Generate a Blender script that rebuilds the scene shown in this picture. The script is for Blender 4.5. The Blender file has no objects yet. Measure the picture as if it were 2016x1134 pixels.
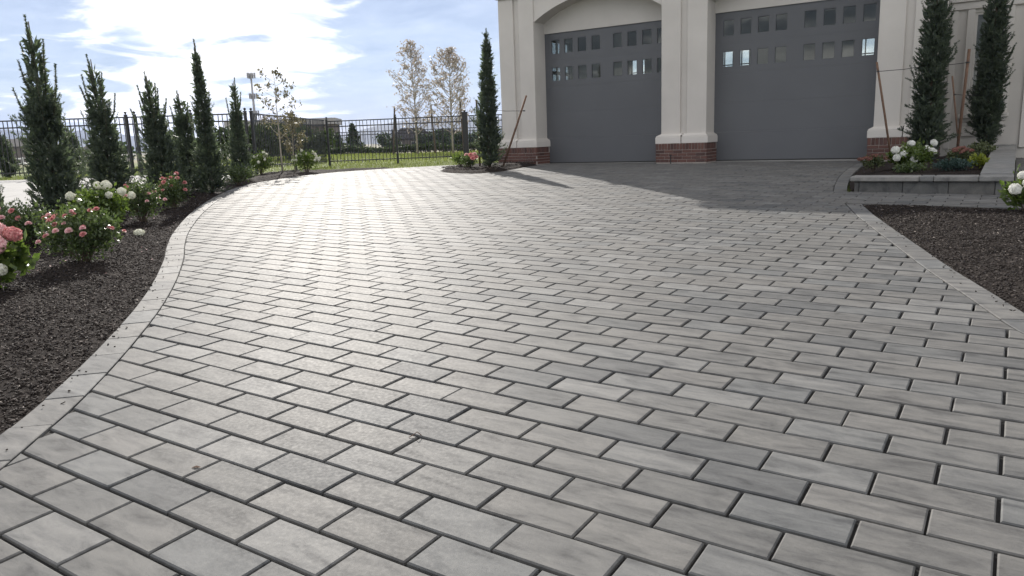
import bpy, bmesh, math, random
import numpy as np
from mathutils import Matrix, Vector, Euler

R = math.radians
rng = np.random.default_rng(7)
random.seed(7)
scene = bpy.context.scene
C = scene.collection

# ------------------------------------------------------------------ camera
CAM = np.array([0.0, 0.0, 1.1365])
F_PX = 1489.0
hy, sl = 272.0, -0.0365
_a = np.array([1, sl, 0.0]); _b = np.array([0, (hy - 567) / F_PX, 1.0])
_g = np.cross(_a, _b); _g /= np.linalg.norm(_g)
if _g[1] > 0: _g = -_g
_fw = np.array([0, 0, 1.0]); _Y = _fw - (_fw @ _g) * _g; _Y /= np.linalg.norm(_Y)
_X = np.cross(_Y, _g)
if _X[0] < 0: _X = -_X
RW = np.array([_X, _Y, _g])                      # image axes (right, down, forward) -> world
right = RW @ np.array([1, 0, 0.]); up = RW @ np.array([0, -1, 0.]); back = RW @ np.array([0, 0, -1.])
cam_data = bpy.data.cameras.new("camera")
cam = bpy.data.objects.new("camera", cam_data); C.objects.link(cam)
cam.matrix_world = Matrix(((right[0], up[0], back[0], CAM[0]), (right[1], up[1], back[1], CAM[1]),
                           (right[2], up[2], back[2], CAM[2]), (0, 0, 0, 1)))
cam_data.sensor_width = 36.0
cam_data.lens = 36.0 * F_PX / 2016.0
cam_data.clip_start = 0.05
cam_data.clip_end = 20000
scene.camera = cam

# ------------------------------------------------------------------ sky and sun
SUN_EL = R(29.0)
SUN_DIR = Vector((-0.2385 * math.cos(SUN_EL), 0.9711 * math.cos(SUN_EL), math.sin(SUN_EL))).normalized()  # towards the sun
world = bpy.data.worlds.new("World"); scene.world = world; world.use_nodes = True
wn, wl = world.node_tree.nodes, world.node_tree.links
wn.clear()

def N(nodes, t, **kw):
    n = nodes.new(t)
    for k, v in kw.items():
        setattr(n, k, v)
    return n

def math_node(nodes, links, op, a, b=None, clamp=False):
    n = nodes.new('ShaderNodeMath'); n.operation = op; n.use_clamp = clamp
    for i, v in enumerate((a, b)):
        if v is None: continue
        if isinstance(v, (int, float)): n.inputs[i].default_value = v
        else: links.new(v, n.inputs[i])
    return n.outputs[0]

def build_world():
    out = N(wn, 'ShaderNodeOutputWorld')
    sky = N(wn, 'ShaderNodeTexSky'); sky.sky_type = 'NISHITA'; sky.sun_disc = False
    sky.sun_elevation = SUN_EL
    sky.sun_rotation = math.atan2(SUN_DIR.x, SUN_DIR.y)
    sky.air_density = 1.0; sky.dust_density = 0.25; sky.ozone_density = 1.4
    bg = N(wn, 'ShaderNodeBackground'); bg.inputs['Strength'].default_value = 0.066
    tint = N(wn, 'ShaderNodeMix'); tint.data_type = 'RGBA'; tint.blend_type = 'MULTIPLY'; tint.inputs[0].default_value = 1.0
    wl.new(sky.outputs[0], tint.inputs[6]); tint.inputs[7].default_value = (0.33, 0.39, 0.51, 1)
    wl.new(tint.outputs[2], bg.inputs['Color'])
    # cloud layer, laid out on a flat sheet high above the place
    tc = N(wn, 'ShaderNodeTexCoord')
    sep = N(wn, 'ShaderNodeSeparateXYZ'); wl.new(tc.outputs['Generated'], sep.inputs[0])
    M = lambda op, a, b=None, c=False: math_node(wn, wl, op, a, b, c)
    zz = M('ADD', M('MAXIMUM', sep.outputs['Z'], 0.0), 0.16)
    u = M('DIVIDE', sep.outputs['X'], zz); v = M('DIVIDE', sep.outputs['Y'], zz)
    comb = N(wn, 'ShaderNodeCombineXYZ'); wl.new(u, comb.inputs[0]); wl.new(v, comb.inputs[1])
    def noise(scale, detail, rough, dist, off):
        mp = N(wn, 'ShaderNodeMapping'); mp.inputs['Location'].default_value = off
        wl.new(comb.outputs[0], mp.inputs[0])
        n = N(wn, 'ShaderNodeTexNoise'); n.inputs['Scale'].default_value = scale
        n.inputs['Detail'].default_value = detail; n.inputs['Roughness'].default_value = rough
        n.inputs['Distortion'].default_value = dist
        wl.new(mp.outputs[0], n.inputs['Vector']); return n.outputs['Fac']
    big = noise(0.55, 3, 0.5, 0.3, CLOUD_OFF)
    fine = noise(2.9, 8, 0.55, 0.5, (3.1, 1.7, 0.4))
    # a broad cloud bank lies towards the sun
    nrm = N(wn, 'ShaderNodeVectorMath'); nrm.operation = 'DOT_PRODUCT'
    wl.new(tc.outputs['Generated'], nrm.inputs[0]); nrm.inputs[1].default_value = BANK_DIR
    bank = N(wn, 'ShaderNodeMapRange'); bank.inputs['From Min'].default_value = 0.974; bank.inputs['From Max'].default_value = 0.997
    wl.new(nrm.outputs['Value'], bank.inputs['Value']); bank.interpolation_type = 'SMOOTHSTEP'
    cov = M('ADD', M('ADD', M('MULTIPLY', big, 0.50), M('MULTIPLY', fine, 0.72)), M('MULTIPLY', bank.outputs[0], 0.13))
    # two clear stretches of sky beside the bank
    for gdir, lo, hi, amt in GAPS:
        dn = N(wn, 'ShaderNodeVectorMath'); dn.operation = 'DOT_PRODUCT'
        wl.new(tc.outputs['Generated'], dn.inputs[0]); dn.inputs[1].default_value = Vector(gdir).normalized()
        gm = N(wn, 'ShaderNodeMapRange'); gm.inputs['From Min'].default_value = lo; gm.inputs['From Max'].default_value = hi; gm.interpolation_type = 'SMOOTHSTEP'
        wl.new(dn.outputs['Value'], gm.inputs['Value']); cov = M('SUBTRACT', cov, M('MULTIPLY', gm.outputs[0], amt))
    mask = N(wn, 'ShaderNodeMapRange'); mask.interpolation_type = 'SMOOTHSTEP'
    mask.inputs['From Min'].default_value = 0.575; mask.inputs['From Max'].default_value = 0.755
    wl.new(cov, mask.inputs['Value'])
    # cloud near the sun is brighter; thick parts and undersides are a little greyer
    sd = N(wn, 'ShaderNodeVectorMath'); sd.operation = 'DOT_PRODUCT'
    wl.new(tc.outputs['Generated'], sd.inputs[0]); sd.inputs[1].default_value = SUN_DIR
    near = N(wn, 'ShaderNodeMapRange'); near.inputs['From Min'].default_value = 0.70; near.inputs['From Max'].default_value = 1.0
    wl.new(sd.outputs['Value'], near.inputs['Value'])
    mot = noise(3.4, 7, 0.6, 0.4, (7.7, 2.2, 1.0))
    # clouds seen against the sun are shaded bodies with bright thin rims; clouds lit from the front are white
    body = M('SUBTRACT', 1.20, M('MULTIPLY', near.outputs[0], 0.58))
    rim = M('MULTIPLY', M('MULTIPLY', mask.outputs[0], M('SUBTRACT', 1.0, mask.outputs[0])), 4.0)
    stren = M('MULTIPLY', body, M('ADD', M('MULTIPLY', mot, 1.3), 0.34))
    stren = M('ADD', stren, M('MULTIPLY', M('MULTIPLY', rim, near.outputs[0]), 0.22))
    cbg = N(wn, 'ShaderNodeBackground'); cbg.inputs['Color'].default_value = (1.0, 0.975, 0.94, 1)
    wl.new(stren, cbg.inputs['Strength'])
    mix = N(wn, 'ShaderNodeMixShader')
    wl.new(M('ADD', M('MULTIPLY', mask.outputs[0], 0.72), 0.22), mix.inputs[0]); wl.new(bg.outputs[0], mix.inputs[1]); wl.new(cbg.outputs[0], mix.inputs[2])
    wl.new(mix.outputs[0], out.inputs['Surface'])

GAPS = [((-0.06, 0.98, 0.15), 0.980, 0.996, 0.15), ((-0.58, 0.80, 0.09), 0.972, 0.997, 0.06), ((-0.27, 0.96, 0.05), 0.988, 0.998, 0.05)]
CLOUD_OFF = (0.35, -0.2, 0.0)
BANK_DIR = Vector((-0.325, 0.93, 0.175)).normalized()
build_world()

sun_data = bpy.data.lights.new("sun", 'SUN'); sun_data.energy = 3.3; sun_data.angle = R(0.55); sun_data.color = (1.0, 0.945, 0.87)
sun = bpy.data.objects.new("sun", sun_data); C.objects.link(sun)
sun.rotation_euler = SUN_DIR.to_track_quat('Z', 'Y').to_euler(); sun.location = (-8, 28, 16)

scene.view_settings.view_transform = 'Standard'; scene.view_settings.look = 'None'
scene.view_settings.exposure = 1.1; scene.view_settings.gamma = 1.0
scene.view_settings.use_curve_mapping = False
scene.cycles.max_bounces = 8; scene.cycles.transparent_max_bounces = 16

# ------------------------------------------------------------------ coordinates of the place
AX = R(-33.545)                                   # the house front and the paver rows run this way
FV = np.array([math.cos(AX), math.sin(AX)]); IV = np.array([-math.sin(AX), math.cos(AX)])
def sq(s, q): return FV * s + IV * q
def to_sq(X, Y): return X * FV[0] + Y * FV[1], X * IV[0] + Y * IV[1]
def sstep(t): t = np.clip(t, 0, 1); return t * t * (3 - 2 * t)
GA, GB = 0.0017494, 0.0301838
def G(X, Y):
    """height of the driveway: a steady rise that levels out before the garage"""
    y1, y2 = 12.0, 19.2
    t = np.clip((Y - y1) / (y2 - y1), 0, 1)
    return GA * X * (1 - t) + GB * np.minimum(Y, y1) + GB * (y2 - y1) * (t - t * t / 2)
def T(X, Y):
    """height of the lawn and fields"""
    z = G(X, Y) - 0.02 - 0.05 * (1 - sstep((Y - 13.5) / 4.0))
    z = z + 0.09 * sstep((-5.5 - X) / 3.0) * sstep((Y - 12) / 6.0)
    return z - 0.011 * np.clip(Y - 48, 0, 250)
FLOOR = 0.48

def pix(p):
    d = np.atleast_2d(p) - CAM; q = d @ RW
    return np.c_[1008 + F_PX * q[:, 0] / q[:, 2], 567 + F_PX * q[:, 1] / q[:, 2]], q[:, 2]

# ------------------------------------------------------------------ mesh helpers
def link(o, parent=None):
    C.objects.link(o)
    if parent is not None: o.parent = parent
    return o

def tag(o, label=None, category=None, group=None, kind=None):
    if label: o['label'] = label
    if category: o['category'] = category
    if group: o['group'] = group
    if kind: o['kind'] = kind
    return o

def empty(name, loc=(0, 0, 0), rz=0.0):
    o = bpy.data.objects.new(name, None); o.location = loc; o.rotation_euler = (0, 0, rz); o.empty_display_size = 0.2
    return link(o)

def new_mesh(name, V, Fs, mat, smooth=False, rnd=None):
    """V (n,3); Fs list of faces or an (m,k) array"""
    me = bpy.data.meshes.new(name)
    V = np.asarray(V, dtype=np.float32)
    if isinstance(Fs, np.ndarray):
        m, k = Fs.shape
        me.vertices.add(len(V)); me.vertices.foreach_set('co', V.ravel())
        me.loops.add(m * k); me.loops.foreach_set('vertex_index', Fs.ravel().astype(np.int32))
        me.polygons.add(m); me.polygons.foreach_set('loop_start', np.arange(0, m * k, k, dtype=np.int32))
        me.update(calc_edges=True)
    else:
        me.from_pydata([tuple(map(float, v)) for v in V], [], [tuple(int(i) for i in f) for f in Fs]); me.update()
    if rnd is not None:
        at = me.attributes.new('rnd', 'FLOAT', 'FACE'); at.data.foreach_set('value', np.asarray(rnd, dtype=np.float32))
    if smooth:
        me.polygons.foreach_set('use_smooth', np.ones(len(me.polygons), dtype=bool))
    me.materials.append(mat)
    return me

def obj(name, me, parent=None):
    return link(bpy.data.objects.new(name, me), parent)

class MB:
    """collects simple shapes into one mesh"""
    def __init__(self): self.V = []; self.Fc = []; self.r = []
    def add(self, V, Fs, r=0.0):
        n = len(self.V); self.V.extend([tuple(v) for v in V]); self.Fc.extend([tuple(i + n for i in f) for f in Fs]); self.r.extend([r] * len(Fs))
    def box(self, x0, x1, y0, y1, z0, z1, b=0.0, r=0.0):
        if b <= 0:
            V = [(x, y, z) for z in (z0, z1) for y in (y0, y1) for x in (x0, x1)]
            self.add(V, [(0, 2, 3, 1), (4, 5, 7, 6), (0, 1, 5, 4), (2, 6, 7, 3), (0, 4, 6, 2), (1, 3, 7, 5)], r); return self
        bm = bmesh.new(); bmesh.ops.create_cube(bm, size=1.0)
        for v in bm.verts:
            v.co = ((x0 + x1) / 2 + v.co.x * (x1 - x0), (y0 + y1) / 2 + v.co.y * (y1 - y0), (z0 + z1) / 2 + v.co.z * (z1 - z0))
        bmesh.ops.bevel(bm, geom=bm.edges[:], offset=b, segments=1, affect='EDGES', profile=0.7)
        bm.verts.index_update()
        self.add([v.co[:] for v in bm.verts], [[v.index for v in f.verts] for f in bm.faces], r); bm.free(); return self
    def prism(self, poly, y0, y1, axis='y'):
        """poly of (x,z) extruded along y (or (x,y) along z)"""
        n = len(poly)
        if axis == 'y': V = [(x, y0, z) for x, z in poly] + [(x, y1, z) for x, z in poly]
        else: V = [(x, y, y0) for x, y in poly] + [(x, y, y1) for x, y in poly]
        Fs = [tuple(range(n)), tuple(range(2 * n - 1, n - 1, -1))] + [(i, i + n, (i + 1) % n + n, (i + 1) % n) for i in range(n)]
        self.add(V, Fs); return self
    def tube(self, pts, rad, k=8, cap=True):
        pts = [Vector(p) for p in pts]
        if isinstance(rad, (int, float)): rad = [rad] * len(pts)
        base = len(self.V); ref = Vector((0.31, 0.17, 0.93))
        for i, p in enumerate(pts):
            d = (pts[min(i + 1, len(pts) - 1)] - pts[max(i - 1, 0)]).normalized()
            if abs(d.dot(ref)) > 0.97: ref = Vector((1, 0, 0))
            a = d.cross(ref).normalized(); b2 = d.cross(a)
            for j in range(k):
                t = 2 * math.pi * j / k; self.V.append(tuple(p + (a * math.cos(t) + b2 * math.sin(t)) * rad[i]))
        for i in range(len(pts) - 1):
            for j in range(k):
                self.Fc.append((base + i * k + j, base + i * k + (j + 1) % k, base + (i + 1) * k + (j + 1) % k, base + (i + 1) * k + j)); self.r.append(0)
        if cap:
            self.Fc.append(tuple(base + j for j in range(k))[::-1]); self.r.append(0)
            self.Fc.append(tuple(base + (len(pts) - 1) * k + j for j in range(k))); self.r.append(0)
        return self
    def lathe(self, prof, k=12, loc=(0, 0, 0)):
        base = len(self.V)
        for r_, z in prof:
            for j in range(k):
                t = 2 * math.pi * j / k; self.V.append((loc[0] + r_ * math.cos(t), loc[1] + r_ * math.sin(t), loc[2] + z))
        for i in range(len(prof) - 1):
            for j in range(k):
                self.Fc.append((base + i * k + j, base + i * k + (j + 1) % k, base + (i + 1) * k + (j + 1) % k, base + (i + 1) * k + j)); self.r.append(0)
        return self
    def mesh(self, name, mat, smooth=False, rnd=False):
        me = new_mesh(name, self.V, self.Fc, mat, smooth, self.r if rnd else None)
        bm = bmesh.new(); bm.from_mesh(me); bmesh.ops.recalc_face_normals(bm, faces=bm.faces); bm.to_mesh(me); bm.free()
        return me
    def build(self, name, mat, parent=None, smooth=False):
        return obj(name, self.mesh(name, mat, smooth), parent)

# ------------------------------------------------------------------ materials
def new_mat(name):
    m = bpy.data.materials.new(name); m.use_nodes = True
    nt = m.node_tree; return m, nt.nodes, nt.links, nt.nodes['Principled BSDF']

def ramp(n, l, fac, stops):
    r = n.new('ShaderNodeValToRGB'); e = r.color_ramp.elements
    while len(e) > 2: e.remove(e[-1])
    for i, (p, c) in enumerate(stops):
        if i < 2: el = e[i]; el.position = p
        else: el = e.new(p)
        el.color = (*c, 1)
    l.new(fac, r.inputs[0]); return r.outputs[0]

def noise_tex(n, l, vec, scale, detail=4, rough=0.55, dist=0.0):
    t = n.new('ShaderNodeTexNoise'); t.inputs['Scale'].default_value = scale; t.inputs['Detail'].default_value = detail
    t.inputs['Roughness'].default_value = rough; t.inputs['Distortion'].default_value = dist
    l.new(vec, t.inputs['Vector']); return t.outputs['Fac']

def mixc(n, l, fac, a, b, mode='MIX'):
    m = n.new('ShaderNodeMix'); m.data_type = 'RGBA'; m.blend_type = mode
    for i, v in ((0, fac), (6, a), (7, b)):
        if isinstance(v, (int, float)): m.inputs[i].default_value = v
        elif isinstance(v, tuple): m.inputs[i].default_value = (*v, 1)
        else: l.new(v, m.inputs[i])
    return m.outputs[2]

def bump(n, l, b, h, strength=0.3, dist=0.01):
    k = n.new('ShaderNodeBump'); k.inputs['Strength'].default_value = strength; k.inputs['Distance'].default_value = dist
    l.new(h, k.inputs['Height']); l.new(k.outputs[0], b.inputs['Normal'])

def pos(n, rot=0.0, scale=(1, 1, 1), l=None):
    g = n.new('ShaderNodeNewGeometry'); mp = n.new('ShaderNodeMapping'); mp.inputs['Rotation'].default_value = (0, 0, rot)
    mp.inputs['Scale'].default_value = scale; l.new(g.outputs['Position'], mp.inputs[0]); return mp.outputs[0]

def simple(name, col, rough=0.6, var=0.15, scale=6.0, bs=0.15, bd=0.004, metal=0.0, spec=0.5, fine=60.0):
    m, n, l, b = new_mat(name)
    p = pos(n, l=l)
    f = noise_tex(n, l, p, scale, 5, 0.6)
    c0 = tuple(x * (1 - var) for x in col); c1 = tuple(min(1, x * (1 + var)) for x in col)
    l.new(ramp(n, l, f, [(0.3, c0), (0.7, c1)]), b.inputs['Base Color'])
    b.inputs['Roughness'].default_value = rough; b.inputs['Metallic'].default_value = metal
    b.inputs['Specular IOR Level'].default_value = spec
    if bs: bump(n, l, b, noise_tex(n, l, p, fine, 4, 0.6), bs, bd)
    return m

def paver_mat(name, tone=1.0):
    m, n, l, b = new_mat(name)
    oi = n.new('ShaderNodeObjectInfo'); at = n.new('ShaderNodeAttribute'); at.attribute_name = 'rnd'
    ad = math_node(n, l, 'FRACT', math_node(n, l, 'ADD', oi.outputs['Random'], at.outputs['Fac']))
    wnz = n.new('ShaderNodeTexWhiteNoise'); wnz.noise_dimensions = '1D'; l.new(math_node(n, l, 'MULTIPLY', ad, 317.0), wnz.inputs['W'])
    wcol = n.new('ShaderNodeSeparateColor'); l.new(wnz.outputs['Color'], wcol.inputs[0])
    g = n.new('ShaderNodeNewGeometry')
    mp = n.new('ShaderNodeMapping'); mp.inputs['Rotation'].default_value = (0, 0, -AX); l.new(g.outputs['Position'], mp.inputs[0])
    off = n.new('ShaderNodeCombineXYZ'); l.new(math_node(n, l, 'MULTIPLY', wcol.outputs[0], 40.0), off.inputs[0]); l.new(math_node(n, l, 'MULTIPLY', wcol.outputs[1], 40.0), off.inputs[1])
    av = n.new('ShaderNodeVectorMath'); av.operation = 'ADD'; l.new(mp.outputs[0], av.inputs[0]); l.new(off.outputs[0], av.inputs[1])
    st = n.new('ShaderNodeMapping'); st.inputs['Scale'].default_value = (1.0, 3.2, 1.0); l.new(av.outputs[0], st.inputs[0])
    streak = noise_tex(n, l, st.outputs[0], 5.5, 6, 0.62, 0.5)
    fine = noise_tex(n, l, av.outputs[0], 70, 4, 0.6)
    speck = noise_tex(n, l, av.outputs[0], 420, 2, 0.5)
    t = tone
    tones = [(0.0, 0.168, 0.172, 0.174), (0.06, 0.172, 0.175, 0.177), (0.15, 0.204, 0.203, 0.198), (0.38, 0.230, 0.226, 0.218), (0.55, 0.213, 0.213, 0.209), (0.72, 0.240, 0.236, 0.228), (0.86, 0.200, 0.206, 0.208), (0.95, 0.262, 0.262, 0.257), (1.0, 0.278, 0.278, 0.273)]
    base = ramp(n, l, wcol.outputs[2], [(p, (r_ * t, g_ * t, b_ * t)) for p, r_, g_, b_ in tones])
    dark = ramp(n, l, streak, [(0.30, (0.46, 0.46, 0.47)), (0.44, (0.80, 0.80, 0.80)), (0.60, (1.07, 1.06, 1.04)), (0.8, (1.24, 1.22, 1.19))])
    c = mixc(n, l, 0.95, base, dark, 'MULTIPLY')
    c = mixc(n, l, 0.35, c, ramp(n, l, fine, [(0.3, (0.75, 0.75, 0.75)), (0.7, (1.2, 1.2, 1.2))]), 'MULTIPLY')
    pit = ramp(n, l, speck, [(0.28, (0.45, 0.45, 0.45)), (0.4, (1, 1, 1))])
    c = mixc(n, l, 0.7, c, pit, 'MULTIPLY')
    l.new(c, b.inputs['Base Color'])
    l.new(ramp(n, l, fine, [(0.3, (0.58, 0.58, 0.58)), (0.75, (0.74, 0.74, 0.74))]), b.inputs['Roughness'])
    b.inputs['Specular IOR Level'].default_value = 0.105
    hh = math_node(n, l, 'ADD', math_node(n, l, 'MULTIPLY', fine, 0.6), math_node(n, l, 'MULTIPLY', speck, 0.5))
    bump(n, l, b, hh, 0.35, 0.0016)
    return m

def leaf_mat(name, cols, trans=0.35, rough=0.5, scale=25.0, spec=0.35, tcol=(1.4, 1.5, 0.95)):
    m, n, l, b = new_mat(name)
    p = pos(n, l=l)
    f = noise_tex(n, l, p, scale, 3, 0.7)
    col = ramp(n, l, f, [(0.32 + 0.36 * i / max(1, len(cols) - 1), c) for i, c in enumerate(cols)])
    l.new(col, b.inputs['Base Color']); b.inputs['Roughness'].default_value = rough; b.inputs['Specular IOR Level'].default_value = spec
    tr = n.new('ShaderNodeBsdfTranslucent'); tc = mixc(n, l, 1.0, col, tcol, 'MULTIPLY'); l.new(tc, tr.inputs['Color'])
    mx = n.new('ShaderNodeMixShader'); mx.inputs[0].default_value = trans
    l.new(b.outputs[0], mx.inputs[1]); l.new(tr.outputs[0], mx.inputs[2])
    l.new(mx.outputs[0], n['Material Output'].inputs['Surface'])
    return m

def glass_mat():
    m, n, l, b = new_mat('glass')
    tr = n.new('ShaderNodeBsdfTransparent'); tr.inputs['Color'].default_value = (0.86, 0.88, 0.86, 1)
    gl = n.new('ShaderNodeBsdfGlossy'); gl.inputs['Roughness'].default_value = 0.015; gl.inputs['Color'].default_value = (0.9, 0.93, 0.95, 1)
    fr = n.new('ShaderNodeFresnel'); fr.inputs['IOR'].default_value = 1.5
    mx = n.new('ShaderNodeMixShader'); l.new(math_node(n, l, 'MULTIPLY', fr.outputs[0], 0.8, True), mx.inputs[0])
    l.new(tr.outputs[0], mx.inputs[1]); l.new(gl.outputs[0], mx.inputs[2]); l.new(mx.outputs[0], n['Material Output'].inputs['Surface'])
    n.remove(b); return m

def mulch_mat():
    m, n, l, b = new_mat('mulch')
    p = pos(n, l=l)
    f = noise_tex(n, l, p, 55, 6, 0.72, 0.6); f2 = noise_tex(n, l, p, 3.0, 3, 0.6)
    c = ramp(n, l, f, [(0.28, (0.008, 0.006, 0.005)), (0.5, (0.026, 0.021, 0.019)), (0.72, (0.072, 0.060, 0.054))])
    c = mixc(n, l, 0.5, c, ramp(n, l, f2, [(0.3, (0.65, 0.62, 0.6)), (0.7, (1.25, 1.2, 1.15))]), 'MULTIPLY')
    l.new(c, b.inputs['Base Color']); b.inputs['Roughness'].default_value = 0.95; b.inputs['Specular IOR Level'].default_value = 0.12
    bump(n, l, b, f, 1.0, 0.03); return m

def chip_mat():
    m, n, l, b = new_mat('mulch_chip')
    at = n.new('ShaderNodeAttribute'); at.attribute_name = 'rnd'
    l.new(ramp(n, l, at.outputs['Fac'], [(0.0, (0.010, 0.007, 0.006)), (0.5, (0.027, 0.021, 0.018)), (0.78, (0.070, 0.056, 0.049)), (1.0, (0.30, 0.265, 0.235))]), b.inputs['Base Color'])
    b.inputs['Roughness'].default_value = 0.8; b.inputs['Specular IOR Level'].default_value = 0.2; return m

def ground_mat():
    m, n, l, b = new_mat('ground')
    p = pos(n, l=l)
    f = noise_tex(n, l, p, 9, 6, 0.7); f3 = noise_tex(n, l, p, 0.05, 4, 0.6)
    grass = ramp(n, l, f, [(0.3, (0.070, 0.092, 0.026)), (0.55, (0.115, 0.140, 0.042)), (0.75, (0.17, 0.19, 0.07))])
    field = ramp(n, l, f3, [(0.35, (0.075, 0.09, 0.035)), (0.5, (0.17, 0.15, 0.085)), (0.7, (0.22, 0.19, 0.12))])
    sep = n.new('ShaderNodeSeparateXYZ'); l.new(p, sep.inputs[0])
    d = math_node(n, l, 'ADD', sep.outputs[1], math_node(n, l, 'MULTIPLY', f3, 12.0))
    mr = n.new('ShaderNodeMapRange'); mr.inputs['From Min'].default_value = 44; mr.inputs['From Max'].default_value = 54; l.new(d, mr.inputs['Value'])
    l.new(mixc(n, l, mr.outputs[0], grass, field), b.inputs['Base Color'])
    b.inputs['Roughness'].default_value = 0.9; b.inputs['Specular IOR Level'].default_value = 0.2
    bump(n, l, b, noise_tex(n, l, p, 40, 4, 0.7), 0.7, 0.03); return m

def brick_mat():
    m, n, l, b = new_mat('brick')
    oi = n.new('ShaderNodeObjectInfo'); p = pos(n, l=l)
    f = noise_tex(n, l, p, 45, 5, 0.65)
    c = ramp(n, l, oi.outputs['Random'], [(0.0, (0.066, 0.036, 0.032)), (0.35, (0.108, 0.052, 0.043)), (0.7, (0.132, 0.066, 0.054)), (1.0, (0.088, 0.050, 0.045))])
    l.new(mixc(n, l, 0.6, c, ramp(n, l, f, [(0.3, (0.6, 0.6, 0.6)), (0.7, (1.25, 1.2, 1.15))]), 'MULTIPLY'), b.inputs['Base Color'])
    b.inputs['Roughness'].default_value = 0.82; bump(n, l, b, f, 0.6, 0.005); return m

def needle_mat():
    m = leaf_mat('spruce_needles', [(0.048, 0.064, 0.052), (0.076, 0.096, 0.076), (0.115, 0.135, 0.105)], 0.45, 0.5, 14.0)
    return m

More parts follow.
